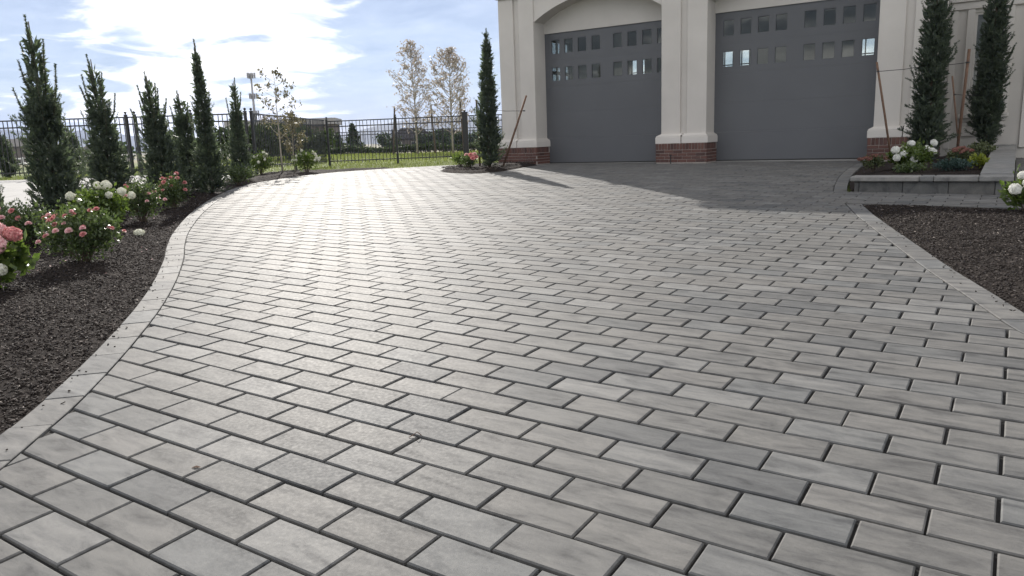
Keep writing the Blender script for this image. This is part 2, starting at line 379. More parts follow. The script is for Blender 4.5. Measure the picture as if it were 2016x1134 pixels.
M = dict(
    paver=paver_mat('paver', 0.60), border=paver_mat('border_paver', 0.68), cap=paver_mat('cap_stone', 1.0),
    sand=simple('joint_sand', (0.010, 0.0095, 0.009), 0.95, 0.3, 30, 0.6, 0.004),
    mulch=mulch_mat(), chip=chip_mat(), ground=ground_mat(),
    slab=simple('concrete', (0.26, 0.255, 0.245), 0.75, 0.10, 2.0, 0.2, 0.003),
    paint=simple('cream_stucco', (0.52, 0.492, 0.458), 0.7, 0.07, 1.1, 0.12, 0.002, fine=180),
    trim=simple('cream_trim', (0.575, 0.545, 0.51), 0.55, 0.04, 2.0, 0.06, 0.001, fine=120),
    brick=brick_mat(), mortar=simple('mortar', (0.36, 0.32, 0.29), 0.9, 0.15, 30, 0.4, 0.003),
    door=simple('door_paint', (0.096, 0.100, 0.109), 0.5, 0.05, 1.2, 0.05, 0.001, fine=90),
    glass=glass_mat(),
    inside=simple('garage_inside', (0.30, 0.29, 0.27), 0.9, 0.1, 3, 0), roof=simple('roof_shingle', (0.06, 0.055, 0.05), 0.9, 0.2, 12, 0.5, 0.01),
    metal=simple('black_metal', (0.018, 0.018, 0.020), 0.42, 0.15, 20, 0.05, 0.001),
    stake=simple('stake_wood', (0.13, 0.075, 0.048), 0.8, 0.3, 20, 0.5, 0.004), wire=simple('tie_wire', (0.02, 0.02, 0.02), 0.6, 0.1, 20, 0),
    bark=simple('bark', (0.10, 0.075, 0.055), 0.9, 0.35, 25, 0.8, 0.01), palebark=simple('pale_bark', (0.30, 0.27, 0.22), 0.85, 0.25, 18, 0.5, 0.006),
    needle=needle_mat(),
    rose_leaf=leaf_mat('rose_leaf', [(0.032, 0.050, 0.020), (0.068, 0.098, 0.038), (0.125, 0.155, 0.07)], 0.38, 0.38, 30, 0.5),
    hyd_leaf=leaf_mat('hydrangea_leaf', [(0.035, 0.055, 0.016), (0.08, 0.12, 0.030), (0.15, 0.19, 0.05)], 0.42, 0.45, 22),
    yel_leaf=leaf_mat('yellow_green_leaf', [(0.10, 0.13, 0.02), (0.20, 0.23, 0.035), (0.32, 0.33, 0.06)], 0.35, 0.5, 22),
    blue_leaf=leaf_mat('blue_green_leaf', [(0.020, 0.042, 0.038), (0.035, 0.065, 0.058), (0.06, 0.095, 0.085)], 0.2, 0.6, 22),
    sedum_leaf=leaf_mat('sedum_leaf', [(0.05, 0.065, 0.03), (0.09, 0.11, 0.05), (0.14, 0.15, 0.08)], 0.25, 0.6, 20),
    sedum_bloom=leaf_mat('sedum_bloom', [(0.13, 0.06, 0.05), (0.22, 0.10, 0.085), (0.30, 0.16, 0.13)], 0.2, 0.7, 40),
    pink=leaf_mat('pink_petal', [(0.46, 0.13, 0.14), (0.62, 0.25, 0.25), (0.74, 0.45, 0.42)], 0.35, 0.55, 60, tcol=(1.0, 1.0, 0.97)),
    palepink=leaf_mat('pale_pink_petal', [(0.66, 0.34, 0.38), (0.76, 0.46, 0.47), (0.82, 0.62, 0.60)], 0.35, 0.55, 60, tcol=(1.0, 1.0, 0.97)),
    white=leaf_mat('white_petal', [(0.60, 0.60, 0.48), (0.72, 0.72, 0.62), (0.80, 0.80, 0.74)], 0.25, 0.55, 40, tcol=(1.0, 1.0, 0.97)),
    purewhite=leaf_mat('clear_white_petal', [(0.70, 0.71, 0.66), (0.80, 0.80, 0.77), (0.86, 0.86, 0.84)], 0.35, 0.55, 40, tcol=(1.0, 1.0, 0.97)),
    aspen=leaf_mat('thin_tree_leaf', [(0.24, 0.215, 0.19), (0.36, 0.325, 0.29), (0.48, 0.44, 0.40)], 0.40, 0.5, 6, tcol=(1.1, 1.05, 1.0)),
    youngleaf=leaf_mat('young_tree_leaf', [(0.07, 0.075, 0.045), (0.14, 0.13, 0.08), (0.24, 0.21, 0.13)], 0.40, 0.5, 8, tcol=(1.15, 1.12, 0.95)),
    farleaf=leaf_mat('far_leaf', [(0.020, 0.034, 0.016), (0.045, 0.065, 0.030), (0.085, 0.11, 0.05)], 0.2, 0.7, 2.0),
    grass=leaf_mat('grass_blade', [(0.085, 0.105, 0.028), (0.14, 0.165, 0.05), (0.22, 0.235, 0.09)], 0.4, 0.6, 3.0),
    hill=simple('hill', (0.075, 0.085, 0.075), 0.95, 0.35, 0.004, 0), darkroof=simple('dark_shingle', (0.045, 0.042, 0.042), 0.9, 0.2, 1.0, 0),
    farwall=simple('far_wall', (0.16, 0.14, 0.125), 0.9, 0.12, 0.6, 0), grey_roof=simple('metal_roof', (0.30, 0.29, 0.28), 0.6, 0.1, 0.4, 0),
    pole=simple('galvanised_steel', (0.30, 0.30, 0.31), 0.5, 0.1, 3, 0, metal=0.3), white_paint=simple('white_paint', (0.72, 0.72, 0.70), 0.6, 0.05, 3, 0),
    darkglass=simple('far_glass', (0.03, 0.035, 0.045), 0.1, 0.1, 1, 0),
)

# ================================================================== THE SETTING
# ------------------------------------------------------------------ ground
def build_ground():
    xs = np.unique(np.r_[-6000, -4000, -2500, -1500, -900, -500, -300, -180, -110, -70, -45, -30, np.arange(-22, 14.1, 0.5), 18, 25, 35, 50, 80, 130, 220, 400, 800, 1600, 3000, 6000])
    ys = np.unique(np.r_[-60, -30, -15, -6, np.arange(-2, 46, 0.5), np.arange(46, 80, 3), 90, 110, 140, 180, 240, 298, 400, 600, 1000, 1800, 3000, 5000, 8000])
    XX, YY = np.meshgrid(xs, ys); ZZ = T(XX, YY)
    V = np.c_[XX.ravel(), YY.ravel(), ZZ.ravel()]
    nx, ny = len(xs), len(ys)
    i, j = np.meshgrid(np.arange(nx - 1), np.arange(ny - 1)); a = (j * nx + i).ravel()
    Fq = np.c_[a, a + 1, a + nx + 1, a + nx]
    tag(obj('ground', new_mesh('ground', V, Fq, M['ground'], True)), kind='structure')
build_ground()

# ------------------------------------------------------------------ edges of the driveway
def spline(pts, step=0.08):
    P = np.array(pts, float); P = np.vstack([2 * P[0] - P[1], P, 2 * P[-1] - P[-2]]); out = []
    for i in range(1, len(P) - 2):
        n = max(2, int(np.linalg.norm(P[i + 1] - P[i]) / step))
        for t in np.arange(n) / n:
            t2, t3 = t * t, t * t * t
            out.append(0.5 * ((2 * P[i]) + (-P[i - 1] + P[i + 1]) * t + (2 * P[i - 1] - 5 * P[i] + 4 * P[i + 1] - P[i + 2]) * t2 + (-P[i - 1] + 3 * P[i] - 3 * P[i + 1] + P[i + 2]) * t3))
    out.append(P[-2]); return np.array(out)
def resample(P, step):
    d = np.r_[0, np.cumsum(np.linalg.norm(np.diff(P, axis=0), axis=1))]; n = max(2, int(round(d[-1] / step)) + 1)
    s = np.linspace(0, d[-1], n); return np.c_[np.interp(s, d, P[:, 0]), np.interp(s, d, P[:, 1])]
def offset(P, dist):
    t = np.gradient(P, axis=0); t /= np.linalg.norm(t, axis=1)[:, None]
    return P + np.c_[-t[:, 1], t[:, 0]] * dist        # to the left of travel

LEFT = resample(spline([(-1.72, 0.6), (-1.75, 1.3), (-1.775, 1.95), (-1.80, 2.45), (-1.835, 2.75), (-1.88, 3.1), (-1.98, 3.6), (-2.11, 4.15), (-2.28, 4.8), (-2.54, 5.64), (-2.90, 6.65),
                        (-3.24, 7.5), (-3.60, 8.5), (-4.10, 10.15), (-4.55, 12.0), (-4.86, 13.8), (-4.93, 15.2), (-4.72, 16.7), (-4.25, 18.3), (-3.35, 19.6), (-1.9, 20.6), (0.3, 21.6)]), 0.10)
RIGHT = resample(spline([(2.28, 0.6), (2.31, 1.5), (2.36, 2.3), (2.42, 3.0), (2.49, 3.57), (2.535, 3.8), (2.60, 4.07), (2.67, 4.36), (2.75, 4.71), (2.89, 5.28), (3.08, 5.98), (3.33, 6.91), (3.56, 7.73), (3.83, 8.60)]), 0.10)
APRON = np.array([sq(s, q) for s, q in [(-1.93, 10.55), (-2.04, 11.2), (-2.16, 12.0), (-2.27, 12.9), (-2.36, 13.8), (-2.43, 14.8), (-2.47, 15.6), (-2.47, 16.05)]])
APRON = resample(spline(APRON), 0.10)
WQ0, WQ1, PLQ = 9.37, 10.60, 10.62
W_CORNER = np.array([sq(-1.40, WQ0), sq(-1.60, WQ0)])
REGION = np.vstack([LEFT, [sq(-10.9, 18.6)], [sq(-10.9, 16.65)], [sq(-2.47, 16.65)], APRON[::-1], [sq(-1.93, WQ1)], [sq(3.6, WQ1)], [sq(3.6, WQ0)], W_CORNER, RIGHT[::-1]])
ISLAND = spline([(-1.55, 17.55), (-1.42, 16.85), (-1.18, 16.3), (-0.73, 15.82), (-0.20, 16.1), (0.12, 16.9), (0.45, 17.9), (0.75, 18.8), (0.2, 19.4), (-0.7, 19.35), (-1.35, 18.6), (-1.55, 17.55)], 0.12)

def inside(pts, poly):
    x, y = pts[:, 0], pts[:, 1]; r = np.zeros(len(pts), bool); n = len(poly); j = n - 1
    for i in range(n):
        xi, yi = poly[i]; xj, yj = poly[j]
        if yi != yj:
            c = ((yi > y) != (yj > y)) & (x < (xj - xi) * (y - yi) / (yj - yi) + xi); r ^= c
        j = i
    return r

def clip_half(poly, p, nrm):
    out = []; n = len(poly)
    d = [(q[0] - p[0]) * nrm[0] + (q[1] - p[1]) * nrm[1] for q in poly]
    for i in range(n):
        a, b = poly[i], poly[(i + 1) % n]; da, db = d[i], d[(i + 1) % n]
        if da >= 0: out.append(a)
        if (da >= 0) != (db >= 0):
            t = da / (da - db); out.append((a[0] + (b[0] - a[0]) * t, a[1] + (b[1] - a[1]) * t))
    return out

def area(poly):
    return 0.5 * sum(poly[i][0] * poly[(i + 1) % len(poly)][1] - poly[(i + 1) % len(poly)][0] * poly[i][1] for i in range(len(poly)))

def inset(poly, d):
    n = len(poly); out = []
    for i in range(n):
        p0, p1, p2 = np.array(poly[i - 1]), np.array(poly[i]), np.array(poly[(i + 1) % n])
        a = (p1 - p0); a /= max(1e-9, np.linalg.norm(a)); b = (p2 - p1); b /= max(1e-9, np.linalg.norm(b))
        na, nb = np.array([-a[1], a[0]]), np.array([-b[1], b[0]]); m = na + nb; k = max(0.35, m @ m / 2)
        out.append(tuple(p1 + m * d / (k)) if k > 0.35 else tuple(p1 + m * d))
    return out

PL, PW = 0.323932, 0.161050
ORG = np.array([0.13913, 1.89656])
def block(poly, zf, th=0.05, ch=0.0045, dz=0.0, tilt=(0.0, 0.0)):
    """a paving stone: top with a chamfered rim and sides; poly counter-clockwise in ground plan"""
    n = len(poly); top = inset(poly, ch); V = []
    cx, cy = np.mean(poly, axis=0)
    H = lambda x, y: float(zf(x, y)) + dz + tilt[0] * (x - cx) + tilt[1] * (y - cy)
    for x, y in top: V.append((x, y, H(x, y)))
    for x, y in poly: V.append((x, y, H(x, y) - ch * 0.85))
    for x, y in poly: V.append((x, y, H(x, y) - th))
    Fs = [tuple(range(n))]
    for i in range(n):
        j = (i + 1) % n
        Fs.append((i, n + i, n + j, j)); Fs.append((n + i, 2 * n + i, 2 * n + j, n + j))
    return V, Fs

def build_driveway():
    # bedding sand
    gx = np.arange(-6, 9.01, 0.1); gy = np.arange(0, 23.01, 0.1)
    XX, YY = np.meshgrid(gx, gy); V = np.c_[XX.ravel(), YY.ravel(), (G(XX, YY) - 0.013).ravel()]
    nx, ny = len(gx), len(gy); i, j = np.meshgrid(np.arange(nx - 1), np.arange(ny - 1)); a = (j * nx + i).ravel()
    cen = (V[a] + V[a + nx + 1]) / 2
    big = np.vstack([offset(LEFT, 0.14), REGION[len(LEFT):]])
    vin = inside(V[:, :2], big); keep = vin[a] & vin[a + 1] & vin[a + nx] & vin[a + nx + 1]
    root = tag(obj('driveway', new_mesh('bedding_sand', V, np.c_[a, a + 1, a + nx + 1, a + nx][keep], M['sand'])), kind='structure')
    # pavers
    segA = REGION; segB = np.roll(REGION, -1, axis=0); mid = (segA + segB) / 2; dirv = segB - segA; ln = np.linalg.norm(dirv, axis=1); dirv = dirv / ln[:, None]
    orient = 1.0 if area([tuple(p) for p in REGION]) > 0 else -1.0
    isl = ISLAND[:-1]; iA, iB = isl, np.roll(isl, -1, axis=0); iarea = area([tuple(p) for p in isl])
    cells = []
    for r in range(-14, 125):
        for k in range(-62, 40):
            u0 = k + (0.5 if r % 2 else 0.0)
            cells.append((u0, r))
    cells = np.array(cells, float)
    cen = ORG + ((cells[:, 0:1] + 0.5) * PL) * FV + ((cells[:, 1:2] + 0.5) * PW) * IV
    ok = (cen[:, 1] > 0.4) & (cen[:, 1] < 22.5) & (cen[:, 0] > -6) & (cen[:, 0] < 10)
    near_in = inside(cen, REGION)
    for dx, dy in ((.25, 0), (-.25, 0), (0, .25), (0, -.25), (.18, .18), (-.18, .18), (.18, -.18), (-.18, -.18)): near_in |= inside(cen + [dx, dy], REGION)
    ok &= near_in
    cells, cen = cells[ok], cen[ok]
    in_reg, in_isl = inside(cen, REGION), inside(cen, isl)
    pieces = []
    def seg_dist(p, A, B):
        d = B - A; L2 = np.maximum((d ** 2).sum(1), 1e-12); t = np.clip(((p - A) * d).sum(1) / L2, 0, 1); return np.linalg.norm(A + d * t[:, None] - p, axis=1)
    for ci, ((u0, r), c) in enumerate(zip(cells, cen)):
        jg = lambda s: random.gauss(0, s)
        g0, g1, g2, g3 = [max(0.0024, 0.0050 + jg(0.0014)) for _ in range(4)]
        a0, a1 = u0 * PL + g0, (u0 + 1) * PL - g1; b0, b1 = r * PW + g2 + 0.001, (r + 1) * PW - g3 - 0.001
        poly = [tuple(ORG + FV * a + IV * b) for a, b in ((a0, b0), (a1, b0), (a1, b1), (a0, b1))]
        whole = True
        dd = seg_dist(c, segA, segB)
        k0 = int(np.argmin(dd))
        if dd[k0] < 0.20:
            for attempt in range(3):
                outp = ~inside(np.array(poly) * 0.996 + np.array(poly).mean(0) * 0.004, REGION)
                if not outp.any(): break
                whole = False
                ref = np.array(poly)[outp].mean(0) if in_reg[ci] else c
                k = int(np.argmin(seg_dist(ref, segA, segB)))
                nrm = np.array([-dirv[k][1], dirv[k][0]]) * orient
                poly = clip_half(poly, segA[k] + nrm * 0.0035, nrm)
                if len(poly) < 3 or area(poly) < 0.001: poly = []; break
            if len(poly) < 3: continue
        elif not in_reg[ci]: continue
        if c[1] > 15 and c[0] < 1.5:
            di = seg_dist(c, iA, iB); ki = int(np.argmin(di))
            if di[ki] < 0.2:
                d = (iB - iA)[ki]; nrm = np.array([-d[1], d[0]]) / np.linalg.norm(d) * (-1 if iarea > 0 else 1)
                poly = clip_half(poly, iA[ki], nrm); whole = False
            elif in_isl[ci]: continue
        if len(poly) < 3: continue
        # drop slivers, tidy doubled corners
        P2 = [poly[0]]
        for p in poly[1:]:
            if math.hypot(p[0] - P2[-1][0], p[1] - P2[-1][1]) > 0.008: P2.append(p)
        if len(P2) > 2 and math.hypot(P2[0][0] - P2[-1][0], P2[0][1] - P2[-1][1]) < 0.008: P2.pop()
        if len(P2) < 3 or area(P2) < 0.0016: continue
        pieces.append((P2, whole))
    # which show largest
    sc = []
    for P2, w in pieces:
        pts = np.array([(x, y, float(G(x, y))) for x, y in P2]); px, dep = pix(pts)
        if (dep < 0.3).any(): sc.append(0); continue
        px[:, 0] = np.clip(px[:, 0], 0, 2016); px[:, 1] = np.clip(px[:, 1], 0, 1134)
        sc.append(abs(area([tuple(p) for p in px])))
    order = np.argsort(-np.array(sc)); single = set(int(i) for i in order[:300])
    ex = Vector((FV[0], FV[1], GA * FV[0] + GB * FV[1])).normalized(); ey = Vector((IV[0], IV[1], GA * IV[0] + GB * IV[1])).normalized(); nz = ex.cross(ey)
    shared = []
    for vi in range(6):
        hx, hyv = PL / 2 - 0.0050 - random.uniform(-.0012, .0012), PW / 2 - 0.0060 - random.uniform(-.0012, .0012)
        Vv, Ff = block([(-hx, -hyv), (hx, -hyv), (hx, hyv), (-hx, hyv)], lambda x, y: 0.0)
        shared.append(new_mesh('paver', Vv, Ff, M['paver']))
    BV, BF, BR = [], [], []
    for i, (P2, w) in enumerate(pieces):
        dz = max(-0.002, min(0.002, random.gauss(0, 0.0009))); tl = (random.gauss(0, 0.004), random.gauss(0, 0.004))
        if i in single:
            if w:
                cx, cy = np.mean(P2, axis=0)
                o = obj('paver', random.choice(shared), root)
                nn = (nz + ex * tl[0] + ey * tl[1]).normalized(); e1 = (ex - nn * ex.dot(nn)).normalized(); e2 = nn.cross(e1)
                flip = random.choice((1, -1))
                o.matrix_world = Matrix(((e1.x * flip, e2.x * flip, nn.x, cx), (e1.y * flip, e2.y * flip, nn.y, cy), (e1.z * flip, e2.z * flip, nn.z, float(G(cx, cy)) + dz), (0, 0, 0, 1)))
            else:
                Vv, Ff = block(P2, G, dz=dz, tilt=tl); obj('paver', new_mesh('paver', Vv, Ff, M['paver']), root)
        else:
            Vv, Ff = block(P2, G, dz=dz, tilt=tl); nb = len(BV); BV.extend(Vv); BF.extend([tuple(k + nb for k in f) for f in Ff]); BR.extend([random.random()] * len(Ff))
    tag(obj('paver_field', new_mesh('paver_field', BV, BF, M['paver'], rnd=BR), root), kind='stuff')
    # border courses: stones laid lengthwise along the edges
    def border(P, side, wid=0.160, start=0.0):
        P = resample(P, 0.02); d = np.r_[0, np.cumsum(np.linalg.norm(np.diff(P, axis=0), axis=1))]
        O1, O0 = offset(P, side * (wid + 0.003)), offset(P, side * 0.003)
        s = start
        while s + 0.06 < d[-1]:
            a, b = s + 0.003, min(s + PL - 0.003 + random.gauss(0, 0.001), d[-1])
            t = np.linspace(a, b, 4)
            f = lambda O: [(float(np.interp(x, d, O[:, 0])), float(np.interp(x, d, O[:, 1]))) for x in t]
            inn, out = f(O0), f(O1)
            poly = inn + out[::-1]
            if area(poly) < 0: poly = poly[::-1]
            Vv, Ff = block(poly, G, ch=0.003, dz=0.0005 + random.gauss(0, 0.0006), tilt=(random.gauss(0, .004), random.gauss(0, .004)))
            obj('border_stone', new_mesh('border_stone', Vv, Ff, M['border']), root); s += PL
    border(LEFT, 1); border(RIGHT, -1); border(APRON, -1)
    return root
drive = build_driveway()

# ------------------------------------------------------------------ mulch beds, slab
L_OUT = offset(LEFT, 0.168); R_OUT = offset(RIGHT, -0.168)
def lump(X, Y):
    return 0.012 * np.sin(X * 3.1 + 1.3 * np.sin(Y * 1.7)) + 0.010 * np.sin(Y * 4.3 + X * 1.9) + 0.005 * np.sin(X * 11 + Y * 7.7)
SLAB_X = -5.98
def bed_l(X, Y):
    xr = np.interp(Y, L_OUT[:, 1], L_OUT[:, 0]); d = np.clip((xr - X) / 0.5, 0, 1)
    return G(X, Y) - 0.024 + 0.055 * d + lump(X, Y) * d
def bed_r(X, Y):
    xl = np.interp(Y, R_OUT[:, 1], R_OUT[:, 0]); q = X * IV[0] + Y * IV[1]
    d = np.clip(np.minimum((X - xl) / 0.5, (WQ0 - q) / 0.3), 0, 1)
    return G(X, Y) - 0.022 + 0.045 * d + lump(X, Y) * d
def strip_bed(name, ys, xl, xr, zf, nx=40):
    V = []
    for y in ys:
        a, b = xl(y), xr(y)
        for t in np.linspace(0, 1, nx):
            x = a + (b - a) * t; V.append((x, y, float(zf(x, y))))
    ny = len(ys); i, j = np.meshgrid(np.arange(nx - 1), np.arange(ny - 1)); a = (j * nx + i).ravel()
    return tag(obj(name, new_mesh(name, V, np.c_[a, a + 1, a + nx + 1, a + nx], M['mulch'], True)), kind='structure')
lx = lambda y: float(np.interp(y, L_OUT[:, 1], L_OUT[:, 0]))
rx = lambda y: float(np.interp(y, R_OUT[:, 1], R_OUT[:, 0]))
bedL = strip_bed('mulch_bed', np.arange(0.6, 20.3, 0.12), lambda y: SLAB_X + 0.02, lambda y: lx(y) - 0.002, bed_l)
bedR = strip_bed('mulch_bed', np.arange(1.0, 8.62, 0.10), lambda y: rx(y) + 0.002, lambda y: max(rx(y) + 0.01, min(9.0, (WQ0 - 0.006 - IV[1] * y) / IV[0])), bed_r)

def chips(name, pts, zf, parent, seed, smin=0.010, smax=0.034):
    g = np.random.default_rng(seed); n = len(pts)
    z = zf(pts[:, 0], pts[:, 1]); Lh = g.uniform(smin, smax, n) * (0.6 + 0.6 * g.random(n)); Wh = g.uniform(0.0018, 0.0052, n); th = g.uniform(0.0012, 0.003, n)
    az = g.uniform(0, 2 * np.pi, n); pt = g.normal(0, 0.32, n); rl = g.normal(0, 0.5, n)
    ax = np.c_[np.cos(az) * np.cos(pt), np.sin(az) * np.cos(pt), np.sin(pt)]
    sd = np.c_[-np.sin(az), np.cos(az), np.zeros(n)]; upv = np.cross(ax, sd); s2 = sd * np.cos(rl)[:, None] + upv * np.sin(rl)[:, None]; nn = np.cross(ax, s2)
    c = np.c_[pts, z + g.uniform(0.0, 0.012, n)]
    V = np.zeros((n, 8, 3)); k = 0
    for sz in (-1, 1):
        for sy, sx in ((-1, -1), (-1, 1), (1, 1), (1, -1)):
            tap = np.where(sx > 0, 0.55, 1.0)
            V[:, k] = c + ax * (sx * Lh / 2)[:, None] + s2 * (sy * Wh * tap)[:, None] + nn * (sz * th)[:, None]; k += 1
    q = np.array([(4, 5, 6, 7), (0, 1, 5, 4), (1, 2, 6, 5), (2, 3, 7, 6), (3, 0, 4, 7)])
    Fq = (np.arange(n)[:, None, None] * 8 + q[None]).reshape(-1, 4)
    rn = np.repeat(np.clip(g.beta(1.6, 2.6, n), 0, 1), 5)
    o = tag(obj(name, new_mesh(name, V.reshape(-1, 3), Fq, M['chip'], rnd=rn), parent), kind='stuff'); return o

def scatter(n, x0, x1, y0, y1, test, seed, bias=None):
    g = np.random.default_rng(seed); out = []
    while sum(map(len, out)) < n:
        p = np.c_[g.uniform(x0, x1, n), y0 + (y1 - y0) * (g.random(n) ** (bias or 1.0))]; out.append(p[test(p)])
    return np.vstack(out)[:n]
pl = scatter(52000, -5.9, -1.7, 2.0, 13.0, lambda p: p[:, 0] < np.interp(p[:, 1], L_OUT[:, 1], L_OUT[:, 0]) - 0.015, 3, 1.5)
chips('mulch', pl, bed_l, bedL, 4)
pr = scatter(24000, 2.6, 6.5, 3.6, 8.6, lambda p: (p[:, 0] > np.interp(p[:, 1], R_OUT[:, 1], R_OUT[:, 0]) + 0.015) & (p[:, 0] * IV[0] + p[:, 1] * IV[1] < WQ0 - 0.02), 5)
chips('mulch', pr, bed_r, bedR, 6)

def spill():
    g = np.random.default_rng(77); out = []
    for O, sgn, n in ((L_OUT, 1, 260), (R_OUT, -1, 110)):
        k = g.integers(0, len(O) - 1, n); d = np.abs(g.normal(0, 0.07, n)) * sgn
        p = O[k] + np.c_[d, g.normal(0, 0.03, n)]; out.append(p[(p[:, 1] > 1.8) & (p[:, 1] < 13)])
    p = np.vstack(out); chips('spilled_mulch', p, lambda X, Y: G(X, Y) + 0.001, bedL, 78, 0.006, 0.018)
    n = 70; p = np.c_[g.uniform(-4.9, -3.1, n), g.uniform(5.4, 9.6, n)]; p = p[p[:, 0] < np.interp(p[:, 1], L_OUT[:, 1], L_OUT[:, 0]) - 0.03]; n = len(p)
    a = g.uniform(0, 6.28, n); ax = np.c_[np.cos(a), np.sin(a), g.uniform(-.2, .4, n)]; sd = np.c_[-np.sin(a), np.cos(a), g.uniform(-.3, .3, n)]
    V, Fq = blades(np.c_[p, bed_l(p[:, 0], p[:, 1]) + 0.014], ax, sd, g.uniform(.014, .024, n), g.uniform(.006, .010, n))
    tag(obj('fallen_petals', new_mesh('fallen_petals', V, Fq, M['palepink']), bedL), kind='stuff')
def blades(c, ax, sd, ln, wd):
    n = len(c); V = np.zeros((n, 4, 3)); ln = ln[:, None]; wd = wd[:, None]
    V[:, 0] = c; V[:, 1] = c + ax * ln * 0.5 + sd * wd; V[:, 2] = c + ax * ln; V[:, 3] = c + ax * ln * 0.5 - sd * wd
    return V.reshape(-1, 3), np.arange(4 * n).reshape(n, 4)
spill()

def island_bed():
    cx, cy = ISLAND[:, 0].mean(), ISLAND[:, 1].mean(); V = [(cx, cy, float(G(cx, cy)) + 0.10)]; Fs = []
    n = len(ISLAND) - 1
    for k, t in enumerate((0.35, 0.7, 0.93, 1.0)):
        hgt = (0.09, 0.065, 0.03, -0.02)[k]
        for x, y in ISLAND[:-1]:
            X, Y = cx + (x - cx) * t, cy + (y - cy) * t; V.append((X, Y, float(G(X, Y)) + hgt + float(lump(X, Y)) * (1 if k < 2 else 0.3)))
    for i in range(n): Fs.append((0, 1 + i, 1 + (i + 1) % n))
    for k in range(3):
        for i in range(n): Fs.append((1 + k * n + i, 1 + (k + 1) * n + i, 1 + (k + 1) * n + (i + 1) % n, 1 + k * n + (i + 1) % n))
    o = tag(obj('mulch_bed', new_mesh('mulch_bed', V, Fs, M['mulch'], True)), kind='structure')
    pp = scatter(2200, -1.6, 0.8, 15.8, 19.4, lambda p: inside(p, ISLAND[:-1] * 0.97 + np.array([cx, cy]) * 0.03), 9)
    chips('mulch', pp, lambda X, Y: G(X, Y) + 0.07, o, 10, 0.02, 0.06)
island_bed()

def build_slab():
    root = empty('concrete_court'); tag(root, kind='structure')
    ys = [6.0, 9.0, 12.0, 15.0, 17.9]; xs = [SLAB_X, -8.9, -11.9, -14.9, -17.9]
    zf = lambda x, y: T(x, y) + 0.06 + 0.035 * (1 - sstep((y - 13.5) / 4.0))
    for i in range(4):
        for j in range(4):
            x1, x0, y0, y1 = xs[j] - 0.005, xs[j + 1] + 0.005, ys[i] + 0.005, ys[i + 1] - 0.005
            gx, gy = np.linspace(x0, x1, 7), np.linspace(y0, y1, 7); XX, YY = np.meshgrid(gx, gy)
            V = np.c_[XX.ravel(), YY.ravel(), np.vectorize(zf)(XX, YY).ravel()]; a = (np.arange(6)[:, None] * 7 + np.arange(6)).ravel()
            Fs = [tuple(f) for f in np.c_[a, a + 1, a + 8, a + 7]]
            ring = [k for k in range(7)] + [6 + 7 * k for k in range(1, 7)] + [48 - k for k in range(1, 7)] + [7 * (6 - k) for k in range(1, 6)]
            nb = len(V); V = np.vstack([V, V[ring] - [0, 0, 0.12]])
            for k in range(len(ring)): m = (k + 1) % len(ring); Fs.append((ring[k], nb + k, nb + m, ring[m]))
            obj('slab_panel', new_mesh('slab_panel', V, Fs, M['slab']), root)
build_slab()

# ------------------------------------------------------------------ hills
def build_hills():
    def ridge(name, xk, zk, y0, seed):
        g = np.random.default_rng(seed); xs = np.linspace(xk[0], xk[-1], 160); rows = 22; V = []
        ph = g.uniform(0, 6.28, 8)
        for r in range(rows):
            t = r / (rows - 1); f = math.sin(min(1.0, t / 0.6) * math.pi / 2) if t <= 0.6 else 1 - (t - 0.6) * 1.2
            for x in xs:
                h = np.interp(x, xk, zk)
                w = sum(math.sin(x * (0.004 * 1.7 ** k) + ph[k] + r * 0.35 * (k + 1) * 0.4) / 1.6 ** k for k in range(6))
                V.append((x, y0 + 2600 * t, -4 + (h + 4) * f * (1 + 0.05 * w * (0.3 + t)) + 2.0 * w * t))
        nx = len(xs); i, j = np.meshgrid(np.arange(nx - 1), np.arange(rows - 1)); a = (j * nx + i).ravel()
        tag(obj(name, new_mesh(name, V, np.c_[a, a + 1, a + nx + 1, a + nx], M['hill'], True)), kind='structure')
    k = 1.52
    ridge('hills', [-1250 * k, -900 * k, -706 * k, -586 * k, -486 * k, -405 * k, -326 * k, -247 * k, -149 * k, -70 * k, 100 * k, 500 * k, 1500 * k], [10, 12, 10, 36, 80, 118, 132, 130, 138, 122, 140, 160, 90], 3000, 1)
    ridge('hills', [-3600 * k, -2600 * k, -2150 * k, -1957 * k, -1897 * k, -1840 * k, -1726 * k, -1665 * k, -1615 * k, -1567 * k, -1490 * k, -1375 * k, -1180 * k, -900 * k], [130, 150, 140, 152, 165, 145, 98, 120, 131, 115, 84, 58, 36, 8], 3000, 2)
build_hills()

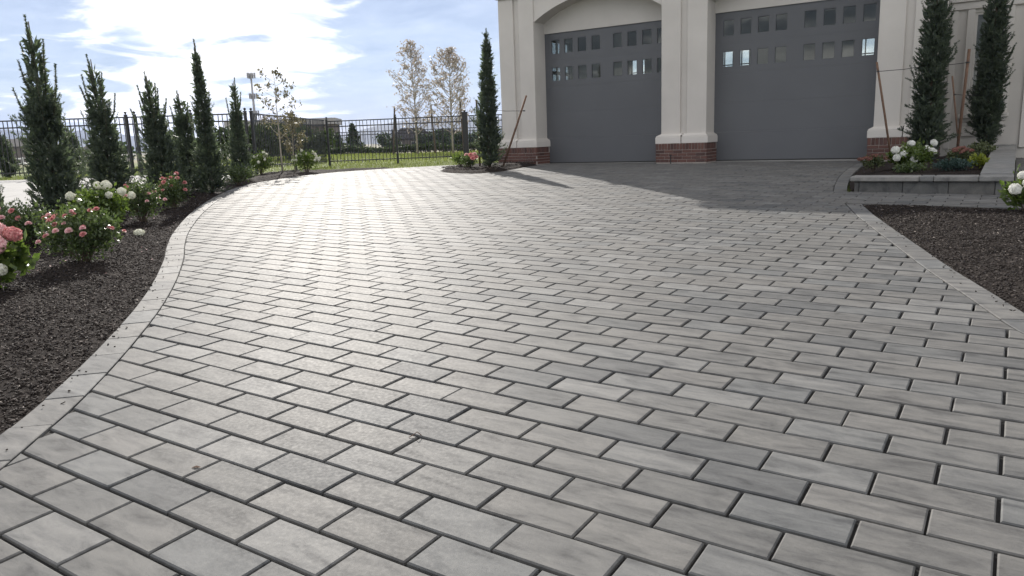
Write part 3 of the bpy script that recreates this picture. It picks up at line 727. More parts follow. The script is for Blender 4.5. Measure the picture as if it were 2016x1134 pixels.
# ================================================================== THE HOUSE (local x = along the front, y = into the house)
house = empty('garage_house', (0, 0, 0), AX)
tag(house, 'cream garage wing with two grey arched doors on red brick piers', 'house')
PQ, DQ, BQ = 16.20, 16.72, 16.06           # pier face, door face, brick face
PIERS = [(-10.86, -9.86), (-6.61, -5.59), (-2.30, -1.26)]
WTOP = 6.15
def holed(mb, x0, x1, z0, z1, y0, y1, holes, axis='x'):
    xs = sorted({x0, x1, *[h[0] for h in holes], *[h[1] for h in holes]}); zs = sorted({z0, z1, *[h[2] for h in holes], *[h[3] for h in holes]})
    xs = [x for x in xs if x0 <= x <= x1]; zs = [z for z in zs if z0 <= z <= z1]
    for zi in range(len(zs) - 1):
        run = None
        for xi in range(len(xs) - 1):
            cx, cz = (xs[xi] + xs[xi + 1]) / 2, (zs[zi] + zs[zi + 1]) / 2
            if any(h[0] < cx < h[1] and h[2] < cz < h[3] for h in holes):
                if run is not None:
                    (mb.box(run, xs[xi], y0, y1, zs[zi], zs[zi + 1]) if axis == 'x' else mb.box(y0, y1, run, xs[xi], zs[zi], zs[zi + 1])); run = None
            elif run is None: run = xs[xi]
        if run is not None:
            (mb.box(run, xs[-1], y0, y1, zs[zi], zs[zi + 1]) if axis == 'x' else mb.box(y0, y1, run, xs[-1], zs[zi], zs[zi + 1]))

def build_house():
    paint, trim = M['paint'], M['trim']
    # piers: two pilasters with a sunk strip between, moulded foot, brick base
    for (a, b) in PIERS:
        pier = MB(); w = (b - a - 0.15) / 2
        pier.box(a, a + w, PQ, DQ + 0.02, 1.10, 4.42, 0.008); pier.box(b - w, b, PQ, DQ + 0.02, 1.10, 4.42, 0.008)
        pier.box(a + w - 0.01, b - w + 0.01, PQ + 0.055, DQ + 0.015, 1.10, 4.42)
        po = pier.build('pier', paint, house)
        foot = MB(); mid = (a + b) / 2
        for u0, u1 in ((a - 0.085, mid - 0.009), (mid + 0.009, b + 0.085)):
            foot.box(u0, u1, BQ + 0.005, DQ + 0.01, 0.895, 1.035, 0.006)
            foot.box(u0 + 0.012, u1 - 0.012, BQ + 0.017, DQ + 0.009, 1.035, 1.062, 0.005)
            n = 5
            for i in range(n):
                t0, t1 = i / n, (i + 1) / n; ins = 0.025 + 0.058 * math.sin(t0 * math.pi / 2)
                foot.box(u0 + ins if u0 < mid - 0.2 else u0 + 0.004, u1 - ins if u1 > mid + 0.2 else u1 - 0.004, BQ + 0.03 + (PQ - BQ - 0.03) * math.sin(t0 * math.pi / 2) * 0.92, DQ + 0.008, 1.062 + 0.045 * t0, 1.062 + 0.045 * t1)
        foot.build('pier_foot', trim, po)
        core = MB().box(a - 0.062, b + 0.062, BQ + 0.012, DQ, FLOOR - 0.06, 0.893).build('brick_base', M['mortar'], house)
        # bricks: a soldier course on top of four courses of stretchers, front and both returns
        bl, bh, gap = 0.196, 0.058, 0.010
        cw = bh + gap
        def brick_mesh(l, d, h):
            return MB().box(-l / 2, l / 2, -d / 2, d / 2, -h / 2, h / 2, 0.004).mesh('brick', M['brick'])
        full, half, sold, soldr = brick_mesh(bl, 0.06, bh), brick_mesh((bl - gap) / 2, 0.06, bh), brick_mesh(bh, 0.06, 0.128), None
        def put(me, x, y, z, rz=0.0):
            o = obj('brick', me, core); o.location = (x + random.gauss(0, .001), y + random.gauss(0, .0012), z + random.gauss(0, .0008)); o.rotation_euler = (0, random.gauss(0, .004), rz)
        x0, x1 = a - 0.072, b + 0.072; zt = 0.893
        ncol = int((x1 - x0 + gap) / cw); stp = (x1 - x0 + gap) / ncol
        sold2 = brick_mesh(stp - gap, 0.06, 0.128)
        for i in range(ncol): put(sold2, x0 + stp * (i + 0.5) - gap / 2, BQ + 0.03, zt - 0.066)
        nr = int((DQ - BQ - 0.06 + gap) / cw)
        z = zt - 0.132 - gap
        for side in (0, 1):
            xs_ = x1 - 0.03 if side else x0 + 0.03
            for i in range(nr): put(sold, xs_, BQ + 0.065 + cw * (i + 0.5), zt - 0.066, R(90))
        for row in range(4):
            zc = z - bh / 2 - row * cw
            x = x0 - ((bl + gap) / 2 if row % 2 else 0)
            while x < x1 - 0.02:
                l0, l1 = max(x, x0), min(x + bl, x1)
                if l1 - l0 > 0.03:
                    me = full if l1 - l0 > bl - 0.002 else brick_mesh(l1 - l0, 0.06, bh)
                    put(me, (l0 + l1) / 2, BQ + 0.03, zc)
                x += bl + gap
            for side in (0, 1):
                xs_ = x1 - 0.03 if side else x0 + 0.03
                y = BQ + 0.063; first = True
                while y < DQ - 0.05:
                    l1 = min(bl if (row % 2 or not first) else (bl - gap) / 2, DQ - 0.01 - y)
                    if l1 > 0.04: put(full if l1 > bl - 0.002 else brick_mesh(l1, 0.06, bh), xs_, y + l1 / 2, zc, R(90))
                    y += l1 + gap; first = False
    # wall with the arches, from the piers up to the eaves
    for (a, b) in ((PIERS[0][1], PIERS[1][0]), (PIERS[1][1], PIERS[2][0])):
        c = (a + b) / 2; hw = (b - a) / 2; Rr = 3.05; apex = 4.305
        pts = []
        for t in np.linspace(-1, 1, 33):
            x = t * hw; pts.append((c + x, apex - Rr + math.sqrt(Rr * Rr - x * x)))
        mb = MB()
        for i in range(32):
            (xa, za), (xb, zb) = pts[i], pts[i + 1]
            mb.prism([(xa, za), (xb, zb), (xb, 4.42), (xa, 4.42)], PQ + 0.035, DQ - 0.03)
        mb.build('arch', paint, house)
        # flat panel over the door
        MB().box(a - 0.02, b + 0.02, DQ - 0.028, DQ + 0.10, 3.60, 4.42).build('lintel_panel', paint, house)
    up = MB(); up.box(PIERS[0][0], PIERS[2][1], PQ + 0.02, DQ + 0.02, 4.42, WTOP); up.build('wall', paint, house)
    bc = MB(); bc.box(PIERS[0][0] - 0.05, PIERS[2][1] + 0.05, PQ - 0.05, PQ + 0.02, 4.45, 4.60, 0.012); bc.box(PIERS[0][0] - 0.09, PIERS[2][1] + 0.09, PQ - 0.10, PQ + 0.02, 4.60, 4.66, 0.012)
    bc.build('band_course', trim, house)
    # side, back and inside of the garage, with the windows that let daylight through
    lw = MB(); holed(lw, DQ, 23.4, FLOOR - 0.1, WTOP, -10.86, -10.76, [(18.50, 19.66, 2.45, 3.70)], 'y'); lw.build('wall', paint, house)
    bw = MB(); RW_ = [(-10.52, -10.02, 2.5, 3.56), (-7.74, -6.72, 2.5, 3.50), (-3.90, -3.32, 2.5, 3.50)]
    holed(bw, -10.66, 4.5, FLOOR - 0.1, WTOP, 23.2, 23.4, RW_); bw.build('wall', paint, house)
    MB().box(-1.46, -1.26, DQ + 0.02, 23.2, FLOOR - 0.1, WTOP).build('wall', M['inside'], house)
    MB().box(-10.66, -1.46, DQ + 0.06, 23.2, 4.30, 4.42).build('ceiling', M['inside'], house)
    MB().box(-10.66, -1.46, DQ - 0.06, 23.2, FLOOR - 0.15, FLOOR - 0.004).build('floor', M['slab'], house)
    for h in RW_:
        m = MB(); t = 0.035
        m.box(h[0], h[0] + t, 23.25, 23.32, h[2], h[3]); m.box(h[1] - t, h[1], 23.25, 23.32, h[2], h[3]); m.box(h[0] + t, h[1] - t, 23.25, 23.32, h[3] - t, h[3]); m.box(h[0] + t, h[1] - t, 23.25, 23.32, h[2], h[2] + t)
        k = 4 if h[1] - h[0] > 0.8 else 2
        for i in range(1, k): x = h[0] + (h[1] - h[0]) * i / k; m.box(x - 0.014, x + 0.014, 23.26, 23.31, h[2] + t, h[3] - t)
        m.box(h[0] + t, h[1] - t, 23.262, 23.308, 3.035, 3.065)
        w = m.build('window', M['door'], house)
        MB().box(h[0] + t, h[1] - t, 23.283, 23.287, h[2] + t, h[3] - t).build('pane', M['glass'], w)
    m = MB(); h = (18.50, 19.66, 2.45, 3.70); t = 0.035
    m.box(-10.83, -10.78, h[0], h[0] + t, h[2], h[3]); m.box(-10.83, -10.78, h[1] - t, h[1], h[2], h[3]); m.box(-10.83, -10.78, h[0] + t, h[1] - t, h[2], h[2] + t); m.box(-10.83, -10.78, h[0] + t, h[1] - t, h[3] - t, h[3])
    for q in (18.97, 19.22): m.box(-10.828, -10.782, q - 0.022, q + 0.022, h[2] + t, h[3] - t)
    m.box(-10.826, -10.784, h[0] + t, h[1] - t, 2.82, 2.90)
    w = m.build('window', M['door'], house); MB().box(-10.807, -10.803, h[0] + t, h[1] - t, h[2] + t, h[3] - t).build('pane', M['glass'], w)
    # roof
    ro = MB(); x0, x1, y0, y1, z = -11.0, 5.0, 15.88, 23.9, WTOP
    ro.box(x0 + 0.05, x1 - 0.05, y0 + 0.05, y1 - 0.05, z, z + 0.16)
    xm0, xm1, ym = x0 + 4.0, x1 - 4.0, (y0 + y1) / 2
    V = [(x0, y0, z + 0.162), (x1, y0, z + 0.162), (x1, y1, z + 0.162), (x0, y1, z + 0.162), (xm0, ym, z + 2.0), (xm1, ym, z + 2.0)]
    ro.add(V, [(0, 1, 5, 4), (1, 2, 5), (2, 3, 4, 5), (3, 0, 4), (3, 2, 1, 0)]); ro.build('roof', M['roof'], house)
    # garage doors: stacked sections, two rows of eight panes in groups of four
    for (a, b), cx in (((PIERS[0][1], PIERS[1][0]), -8.19), ((PIERS[1][1], PIERS[2][0]), -3.93)):
        d0, d1 = cx - 1.72, cx + 1.72
        g1 = cx - 1.495; pw, pitch = 0.242, 0.365
        xs = [g1 + pitch * i for i in range(4)] + [cx + 0.165 + pitch * i for i in range(4)]
        rows = [(2.47, 2.80), (3.11, 3.445)]
        door = empty('garage_door'); door.parent = house
        secs = [(FLOOR + 0.02, 1.10), (1.10, 1.72), (1.72, 2.34), (2.34, 2.955), (2.955, 3.61)]
        MB().box(d0, d1, DQ + 0.01, DQ + 0.06, FLOOR - 0.002, FLOOR + 0.018).build('weather_strip', M['wire'], door)
        for i, (z0, z1) in enumerate(secs):
            sm = MB(); holes = [(x, x + pw, r0, r1) for x in xs for r0, r1 in rows if r0 > z0 and r1 < z1]
            holed(sm, d0, d1, z0 + 0.0006, z1 - 0.0006, DQ + 0.005, DQ + 0.05, holes)
            sm.build('door_section', M['door'], door)
        for x in xs:
            for r0, r1 in rows:
                fr = MB(); t = 0.012
                fr.box(x, x + t, DQ + 0.012, DQ + 0.046, r0, r1); fr.box(x + pw - t, x + pw, DQ + 0.012, DQ + 0.046, r0, r1); fr.box(x + t, x + pw - t, DQ + 0.012, DQ + 0.046, r0, r0 + t); fr.box(x + t, x + pw - t, DQ + 0.012, DQ + 0.046, r1 - t, r1)
                fr.build('pane_frame', M['door'], door)
                MB().box(x + t, x + pw - t, DQ + 0.026, DQ + 0.030, r0 + t, r1 - t).build('pane', M['glass'], door)
    # the wing to the right, with a tall trimmed window
    WQ = 17.5
    wg = MB(); holed(wg, -1.26, 4.5, FLOOR - 0.1, WTOP, WQ, WQ + 0.2, [(-0.82, -0.31, 1.28, 3.16)]); wg.build('wall', paint, house)
    tr = MB()
    tr.box(-1.20, -1.10, WQ - 0.03, WQ, 0.62, 3.22, 0.006); tr.box(-0.945, -0.82, WQ - 0.045, WQ, 1.28, 3.22, 0.008); tr.box(-0.31, -0.185, WQ - 0.045, WQ, 1.28, 3.22, 0.008)
    tr.box(-1.22, 0.6, WQ - 0.05, WQ, 3.225, 3.36, 0.008); tr.box(-1.22, 0.6, WQ - 0.09, WQ, 3.362, 3.41, 0.008)
    tr.box(-0.98, -0.15, WQ - 0.09, WQ, 1.20, 1.278, 0.008); tr.box(-0.94, -0.19, WQ - 0.04, WQ, 1.135, 1.198, 0.006)
    tr.box(-0.90, -0.22, WQ - 0.03, WQ, 0.86, 0.92, 0.005); tr.box(-0.90, -0.22, WQ - 0.03, WQ, 1.06, 1.12, 0.005); tr.box(-0.90, -0.84, WQ - 0.029, WQ, 0.922, 1.058, 0.005); tr.box(-0.28, -0.22, WQ - 0.029, WQ, 0.922, 1.058, 0.005)
    tr.box(0.05, 0.17, WQ - 0.045, WQ, 0.62, 3.22, 0.008)
    tr.build('trim', trim, house)
    fr = MB(); h = (-0.82, -0.31, 1.28, 3.16); t = 0.045
    fr.box(h[0], h[0] + t, WQ + 0.03, WQ + 0.10, h[2], h[3]); fr.box(h[1] - t, h[1], WQ + 0.03, WQ + 0.10, h[2], h[3]); fr.box(h[0] + t, h[1] - t, WQ + 0.03, WQ + 0.10, h[2], h[2] + t); fr.box(h[0] + t, h[1] - t, WQ + 0.03, WQ + 0.10, h[3] - t, h[3]); fr.box(h[0] + t, h[1] - t, WQ + 0.035, WQ + 0.095, 2.2, 2.24)
    w = fr.build('window', trim, house); MB().box(h[0] + t, h[1] - t, WQ + 0.06, WQ + 0.065, h[2] + t, h[3] - t).build('pane', M['glass'], w)
    MB().box(-1.2, 1.2, WQ + 1.2, WQ + 1.3, FLOOR, 4.0).build('inner_wall', M['inside'], house)
    # downspout on the corner
    MB().box(-1.245, -1.205, PQ + 0.32, PQ + 0.40, 0.9, 4.4, 0.006).build('downspout', trim, house)
build_house()

# ------------------------------------------------------------------ raised planter
planter = empty('planter_wall', (0, 0, 0), AX)
tag(planter, 'low grey stone planter wall with smooth capstones before the house', 'planter')
def cap_z(q): return 0.495 + 0.185 * np.clip((q - PLQ) / 6.7, 0, 1)
def build_planter():
    s0, s1 = -1.70, -0.02; g0 = 0.20
    bl = [-1.70, -1.645, -1.14, -0.64, -0.16, -0.045]
    for a, b in zip(bl[:-1], bl[1:]):
        MB().box(a + 0.003, b - 0.003, PLQ + 0.03, PLQ + 0.24, g0, 0.428, 0.006).build('block', M['paver'], planter)
    cp = [-1.745, -0.955, -0.80, -0.33]
    for a, b in zip(cp[:-1], cp[1:]):
        MB().box(a + 0.002, b - 0.002, PLQ - 0.03, PLQ + 0.30, 0.432, 0.495, 0.010).build('capstone', M['cap'], planter)
    MB().box(-0.33 + 0.002, 0.02, PLQ - 0.03, PLQ + 0.36, 0.432, 0.496, 0.010).build('capstone', M['cap'], planter)
    # the arm that climbs back to the house
    q = PLQ + 0.36; n = 8; st = (17.42 - q) / n
    for i in range(n):
        qa, qb = q + i * st, q + (i + 1) * st; za, zb = float(cap_z(qa)), float(cap_z(qb))
        V = [(x, y, z) for y, zz in ((qa + 0.003, za), (qb - 0.003, zb)) for x in (-0.33, 0.02) for z in (zz - 0.063, zz)]
        MB().add(V, [(0, 1, 3, 2), (4, 6, 7, 5), (1, 5, 7, 3), (0, 2, 6, 4), (0, 4, 5, 1), (2, 3, 7, 6)]) if False else None
        m = MB(); m.add(V, [(0, 1, 3, 2), (4, 6, 7, 5), (1, 5, 7, 3), (0, 2, 6, 4), (0, 4, 5, 1), (2, 3, 7, 6)]); m.build('capstone', M['cap'], planter)
        MB().box(-0.27, -0.045, qa + 0.003, qb - 0.003, 0.2, za - 0.066).build('block', M['paver'], planter)
    # end return at the left
    MB().box(-1.70, -1.50, PLQ + 0.245, PLQ + 0.6, g0, 0.42, 0.006).build('block', M['paver'], planter)
build_planter()

def planter_soil():
    V = []; nx, ny = 26, 50
    for q in np.linspace(PLQ + 0.20, 17.45, ny):
        sl_ = np.interp(q, [10.6, 11.2, 12, 12.9, 13.8, 14.8, 15.6, 16.2], [-1.70, -1.84, -1.98, -2.09, -2.18, -2.25, -2.29, -1.3]) if q < 16.1 else -1.27
        for t in np.linspace(0, 1, nx):
            s = sl_ + (-0.20 - sl_) * t; x, y = sq(s, q); edge = min(1.0, t / 0.25)
            z = float(G(x, y)) - 0.02 + (0.40 + 0.15 * min(1, (q - 10.6) / 6.8) - float(G(x, y)) + 0.03) * edge
            V.append((x, y, z + float(lump(x * 2, y * 2)) * 0.8 * edge))
    i, j = np.meshgrid(np.arange(nx - 1), np.arange(ny - 1)); a = (j * nx + i).ravel()
    return tag(obj('mulch_bed', new_mesh('mulch_bed', V, np.c_[a, a + 1, a + nx + 1, a + nx], M['mulch'], True)), kind='structure')
planter_soil()
def soil_z(s, q): return 0.41 + 0.15 * min(1, (q - 10.6) / 6.8)

# dark walk beyond the planter arm
def side_walk():
    root = empty('side_path'); tag(root, kind='structure')
    for i in range(9):
        for k in range(4):
            q0 = WQ1 + 0.02 + i * 0.74; s0 = 0.03 + k * 0.74
            pts = [sq(s0 + 0.004, q0 + 0.004), sq(s0 + 0.736, q0 + 0.004), sq(s0 + 0.736, q0 + 0.736), sq(s0 + 0.004, q0 + 0.736)]
            Vv, Ff = block([tuple(p) for p in pts], lambda x, y: G(x, y) + 0.002, 0.05)
            obj('path_slab', new_mesh('path_slab', Vv, Ff, M['paver']), root)
side_walk()

# ================================================================== FENCES
def fence(A, B, H, z0, z1, label, post_ts, finial=True, group=None, pick=0.112, pr=0.0085, postr=0.032, fat=1.0):
    A, B = np.array(A, float), np.array(B, float); d = B - A; Ln = np.linalg.norm(d); th = math.atan2(d[1], d[0])
    root = empty('metal_fence', (A[0], A[1], 0), th); tag(root, label, 'fence', group)
    zb = lambda x: z0 + (z1 - z0) * x / Ln
    def rail(zo, h):
        V = [(x, y, zb(x) + zo + z) for x in (0, Ln) for y in (-0.014 * fat, 0.014 * fat) for z in (-h, h)]
        m = MB(); m.add(V, [(0, 1, 3, 2), (4, 6, 7, 5), (1, 5, 7, 3), (0, 2, 6, 4), (0, 4, 5, 1), (2, 3, 7, 6)]); m.build('rail', M['metal'], root)
    rail(H - 0.02, 0.016 * fat); rail(H - 0.19, 0.016 * fat); rail(0.13, 0.016 * fat)
    pm = MB().box(-pr, pr, -pr, pr, 0.06, H - 0.03).mesh('picket', M['metal'])
    n = int(Ln / pick)
    for i in range(n):
        x = (i + 0.5) * Ln / n
        if any(abs(x - t * Ln) < 0.045 for t in post_ts): continue
        o = obj('picket', pm, root); o.location = (x, 0, zb(x)); o.rotation_euler = (random.gauss(0, .004), random.gauss(0, .004), 0)
    mb = MB().box(-postr, postr, -postr, postr, -0.25, H + 0.03, 0.004)
    mb.box(-postr - 0.008, postr + 0.008, -postr - 0.008, postr + 0.008, H + 0.031, H + 0.046)
    if finial: mb.lathe([(0.008, 0.046), (0.014, 0.052), (0.012, 0.062), (0.026, 0.072), (0.034, 0.09), (0.028, 0.11), (0.012, 0.122), (0.0, 0.128)], 10, (0, 0, H))
    pmesh = mb.mesh('post', M['metal'])
    for t in post_ts:
        o = obj('post', pmesh, root); o.location = (t * Ln, 0, zb(t * Ln))
    return root
fence((-15.2, 19.45), (-6.42, 19.3), 1.44, 0.60, 0.55, 'black iron fence behind the row of spruces, nearest run on the left side', [0.0, 0.22, 0.44, 0.655, 0.68, 0.84, 0.995])
fence((-6.36, 19.36), (-5.82, 24.8), 1.44, 0.55, 0.49, 'black iron fence run going away from its corner behind the young tree', [0.012, 0.5])
fence((-5.78, 24.85), (-1.42, 24.8), 1.41, 0.48, 0.50, 'black iron fence in front of the green lawn, between slim finial posts', [0.008, 0.515])
fence((-1.20, 24.8), (3.2, 24.7), 1.41, 0.50, 0.48, 'short black iron fence run beside the thick gate post, behind the lone spruce', [0.6])
gp = MB().box(-0.085, 0.085, -0.085, 0.085, -0.3, 1.50, 0.006); gp.box(-0.10, 0.10, -0.10, 0.10, 1.501, 1.53, 0.005); gp.lathe([(0.02, 1.531), (0.03, 1.55), (0.045, 1.575), (0.03, 1.60), (0.0, 1.612)], 10)
o = gp.build('gate_post', M['metal']); o.location = (-1.31, 24.8, 0.48); tag(o, 'thick square black gate post at the end of the lawn fence', 'post')
fence((-15.5, 44.6), (2.5, 43.6), 1.32, 0.50, 0.50, 'far black fence across the back of the lawn, behind the thin trees', [0.0, 0.16, 0.33, 0.5, 0.66, 0.83, 1.0], finial=False, pick=0.15, pr=0.010, postr=0.04, fat=1.2)

# ================================================================== PLANTS
def tri_leaves(c, ax, sd, ln, wd):
    """pointed oval leaves: 4-corner blades. c base, ax direction, sd side"""
    n = len(c); V = np.zeros((n, 4, 3)); ln = ln[:, None]; wd = wd[:, None]
    V[:, 0] = c; V[:, 1] = c + ax * ln * 0.5 + sd * wd; V[:, 2] = c + ax * ln; V[:, 3] = c + ax * ln * 0.5 - sd * wd
    return V.reshape(-1, 3), np.arange(4 * n).reshape(n, 4)

def unit(v): return v / np.maximum(np.linalg.norm(v, axis=-1, keepdims=True), 1e-9)

def needles(segs, g, dens, ln, wd, spread=0.9):
    """segs: list (p0,p1,scale) -> needle triangles"""
    P0 = np.array([s[0] for s in segs]); P1 = np.array([s[1] for s in segs]); sc = np.array([s[2] for s in segs])
    L = np.linalg.norm(P1 - P0, axis=1); cnt = np.maximum(2, (L * dens).astype(int)); idx = np.repeat(np.arange(len(segs)), cnt); n = len(idx)
    t = g.random(n)[:, None]; c = P0[idx] * (1 - t) + P1[idx] * t; ax = unit(P1 - P0)[idx]
    rd = g.normal(size=(n, 3)); rd = unit(rd - ax * (rd * ax).sum(1, keepdims=True)); sp = spread * (0.7 + 0.6 * g.random(n))[:, None]
    d = unit(ax * 0.75 + rd * sp); s2 = unit(np.cross(d, g.normal(size=(n, 3))))
    l = (ln * sc[idx] * g.uniform(0.7, 1.2, n))[:, None]; w = (wd * sc[idx])[:, None]
    V = np.zeros((n, 3, 3)); V[:, 0] = c - s2 * w; V[:, 1] = c + s2 * w; V[:, 2] = c + d * l
    return V.reshape(-1, 3), np.arange(3 * n).reshape(n, 3)

def spruce(loc, H, prof, label, seed, top, lean=(0, 0), nb=240, tips=8, tip_from=0.55, tip_len=0.45, ls=1.0, group=None, dens=240, droop=0.0, core=0.45, tip_spread=0.12, tmax=0.97, rough=0.42):
    """columnar spruce; prof: list of (t, radius); upright bare shoots at the top"""
    g = np.random.default_rng(seed); root = empty('spruce_tree', loc); tag(root, label, 'tree', group)
    pt, pr = zip(*prof); Rf = lambda t: np.interp(t, pt, pr)
    axis = lambda z: np.array([lean[0] * (z / H) ** 1.3, lean[1] * (z / H) ** 1.3, z])
    tk = MB(); tk.tube([tuple(axis(z) - np.array([0, 0, 0.06 if z == 0 else 0])) for z in np.linspace(0, H * 0.97, 9)], [0.030 * (1 - 0.9 * i / 8) * (H / 2.4) + 0.003 for i in range(9)], 7); tk.build('trunk', M['bark'], root, True)
    segs = []; bmb = MB()
    zc = np.linspace(0, 1, 200); wgt = np.array([Rf(t) + 0.05 for t in zc]); cdf = np.cumsum(wgt) / wgt.sum()
    az0 = 0.0
    for i in range(nb):
        t = min(np.interp(g.random(), cdf, zc) * 0.96 + 0.015, tmax + g.normal(0, 0.03)); az0 += 2.39996 + g.normal(0, 0.3); r = Rf(t) * g.uniform(0.62, 1.18) * (1 + rough * math.sin(3 * az0 + 9 * t + seed) * math.sin(17 * t + 2 * az0 + seed))
        el = min(R(76), R(18 + 47 * min(1, t * 1.15) + g.normal(0, 9)) - droop * (1 - t)); rise = r * math.tan(max(-0.3, el))
        z1 = t * H; z0_ = max(0.02, z1 - rise * 0.85); p0 = axis(z0_); hd = np.array([math.cos(az0), math.sin(az0), 0])
        pm = p0 + hd * r * 0.5 + np.array([0, 0, (z1 - z0_) * 0.32]); p1 = axis(z1) + hd * r; p1[2] = z1
        pts = [p0, (p0 + pm) / 2, pm, (pm * 0.45 + p1 * 0.55) + np.array([0, 0, -0.1 * (z1 - z0_)]), p1]
        for k in range(1, 4): segs.append((pts[k], pts[k + 1], 1.0))
        bl = np.linalg.norm(p1 - p0)
        for k in range(int(4 + bl * 11)):
            f = g.uniform(0.25, 1.0); j = min(3, int(f * 4)); b = pts[j] + (pts[j + 1] - pts[j]) * (f * 4 - j)
            dv = unit(pts[j + 1] - pts[j]); sd = unit(np.cross(dv, [0, 0, 1.0])) * (1 if k % 2 else -1)
            tv = unit(dv * 0.75 + sd * g.uniform(0.4, 1.0) + np.array([0, 0, g.uniform(-0.1, 0.55)])); l = g.uniform(0.05, 0.12) * ls * (1.15 - 0.4 * f)
            segs.append((b, b + tv * l, 0.9))
    tipseg = []
    for i in range(tips):
        f = i / max(1, tips - 1); a = i * 2.4 + g.uniform(-.4, .4); z1 = H * (1 - (1 - tip_from) * (f ** 0.9) * g.uniform(0.85, 1.0)) if i else H
        ln = tip_len * g.uniform(0.75, 1.3) * (1.5 if i == 0 else 1.0); rr = 0 if i == 0 else tip_spread * (0.35 + 0.9 * f)
        hd = np.array([math.cos(a), math.sin(a), 0]); p1 = axis(z1) + hd * rr * (1 if i else 0); p0 = axis(max(0.1, z1 - ln)) + hd * rr * 0.25
        if i == 0: p1 = axis(H) + np.array(top)
        pm = (p0 + p1) / 2 + hd * rr * 0.18 + g.normal(0, 0.006, 3); pts = [p0, (p0 + pm) / 2, pm, (pm + p1) / 2, p1]
        for k in range(4): tipseg.append((pts[k], pts[k + 1], 0.95 - 0.10 * k))
        tk2 = MB(); bmb.tube([tuple(p) for p in pts], [0.007, 0.006, 0.005, 0.004, 0.003], 5)
    V1, F1 = needles(segs, g, dens, 0.030 * ls, 0.0040 * ls)
    V1b, F1b = needles(tipseg, g, 800, 0.040 * ls, 0.0075 * ls, 1.15)
    V1, F1 = np.vstack([V1, V1b]), np.vstack([F1, F1b + len(V1)])
    # inner twigs and old needles that close the crown
    n = int(nb * 5); t = np.interp(g.random(n), cdf, zc) * 0.86 + 0.03; a = g.uniform(0, 6.283, n); rr = np.array([Rf(x) for x in t]) * core * np.sqrt(g.random(n)) * 1.5
    ctr = np.array([axis(x * H) for x in t]) + np.c_[np.cos(a) * rr, np.sin(a) * rr, np.zeros(n)]
    axv = unit(np.c_[np.cos(a) * 0.5, np.sin(a) * 0.5, g.uniform(0.2, 1.2, n)] + g.normal(0, 0.35, (n, 3))); sdv = unit(np.cross(axv, g.normal(size=(n, 3))))
    V2, F2 = tri_leaves(ctr, axv, sdv, g.uniform(0.07, 0.14, n) * ls, g.uniform(0.012, 0.026, n) * ls)
    F2t = np.vstack([F2[:, [0, 1, 2]], F2[:, [0, 2, 3]]])
    cr = obj('crown', new_mesh('crown', np.vstack([V1, V2]), np.vstack([F1, F2t + len(V1)]), M['needle']), root)
    bmb.build('shoot_stems', M['bark'], root, True)
    return root

def gz(x, y): return float(bed_l(np.float64(x), np.float64(y)))
SP = 'dark columnar spruce'
spruce((-5.38, 9.1, gz(-5.38, 9.1)), 2.42, [(0, .28), (.08, .37), (.3, .33), (.5, .23), (.66, .15), (.8, .09), (1, .02)], 'tallest dark columnar spruce behind the pink roses, with several long bare leader shoots', 11, (-0.03, 0, 0), lean=(-0.03, 0), nb=330, tips=14, tip_from=0.60, tip_len=0.56, tip_spread=0.22, tmax=0.58)
spruce((-5.80, 11.2, gz(-5.8, 11.2)), 2.15, [(0, .28), (.08, .36), (.3, .33), (.5, .22), (.68, .14), (.85, .07), (1, .02)], 'dark columnar spruce with forked top behind the white hydrangea, second in the row', 12, (-0.05, 0, 0), lean=(-0.06, 0), nb=300, tips=11, tip_from=0.68, tip_len=0.48, tip_spread=0.22, tmax=0.64)
spruce((-5.56, 12.4, gz(-5.56, 12.4)), 1.98, [(0, .28), (.08, .37), (.3, .34), (.5, .23), (.7, .14), (.85, .08), (1, .02)], 'bushy dark columnar spruce behind the red-topped rose, third in the row', 13, (-0.02, 0, 0), lean=(-0.09, 0), nb=280, tips=13, tip_from=0.68, tip_len=0.45, tip_spread=0.25, tmax=0.62)
spruce((-5.66, 13.7, gz(-5.66, 13.7)), 1.74, [(0, .22), (.1, .28), (.35, .26), (.6, .17), (.8, .10), (1, .02)], 'shortest dark spruce of the row, squeezed between two taller ones', 14, (-0.02, 0, 0), lean=(-0.06, 0), nb=220, tips=8, tip_from=0.74, tip_len=0.36, tip_spread=0.20, tmax=0.72)
spruce((-5.12, 13.2, gz(-5.12, 13.2)), 2.56, [(0, .24), (.1, .30), (.28, .26), (.40, .13), (.5, .17), (.60, .15), (.70, .08), (.85, .04), (1, .02)], 'slim dark spruce with a bulging waist and one long needle-thin tip', 15, (-0.01, 0, 0), lean=(-0.02, 0), nb=290, tips=9, tip_from=0.72, tip_len=0.46, tip_spread=0.07, tmax=0.78)
spruce((-5.56, 16.0, gz(-5.56, 16.0)), 2.06, [(0, .20), (.1, .25), (.35, .22), (.55, .13), (.7, .08), (.85, .05), (1, .02)], 'narrow dark spruce at the far end of the row by the fence corner', 16, (0.03, 0, 0), lean=(0.03, 0), nb=220, tips=7, tip_from=0.72, tip_len=0.50, tip_spread=0.18, tmax=0.64)
spruce((-6.02, 8.55, gz(-5.95, 8.55)), 1.0, [(0, .36), (.25, .42), (.6, .28), (1, .04)], 'low spreading dark spruce cut off at the left edge of the picture', 17, (0, 0, 0), nb=150, tips=3, tip_from=0.9, tip_len=0.2, droop=0.15)
spruce((-0.40, 16.95, 0.53), 2.93, [(0, .14), (.06, .24), (.2, .28), (.42, .24), (.60, .19), (.76, .12), (.9, .05), (1, .01)], 'lone slender dark spruce standing in the small island bed at the left garage pier', 18, (0, 0, 0), lean=(0.05, 0), nb=300, rough=0.4, tips=6, tip_from=0.86, tip_len=0.26, ls=1.15, tip_spread=0.08)
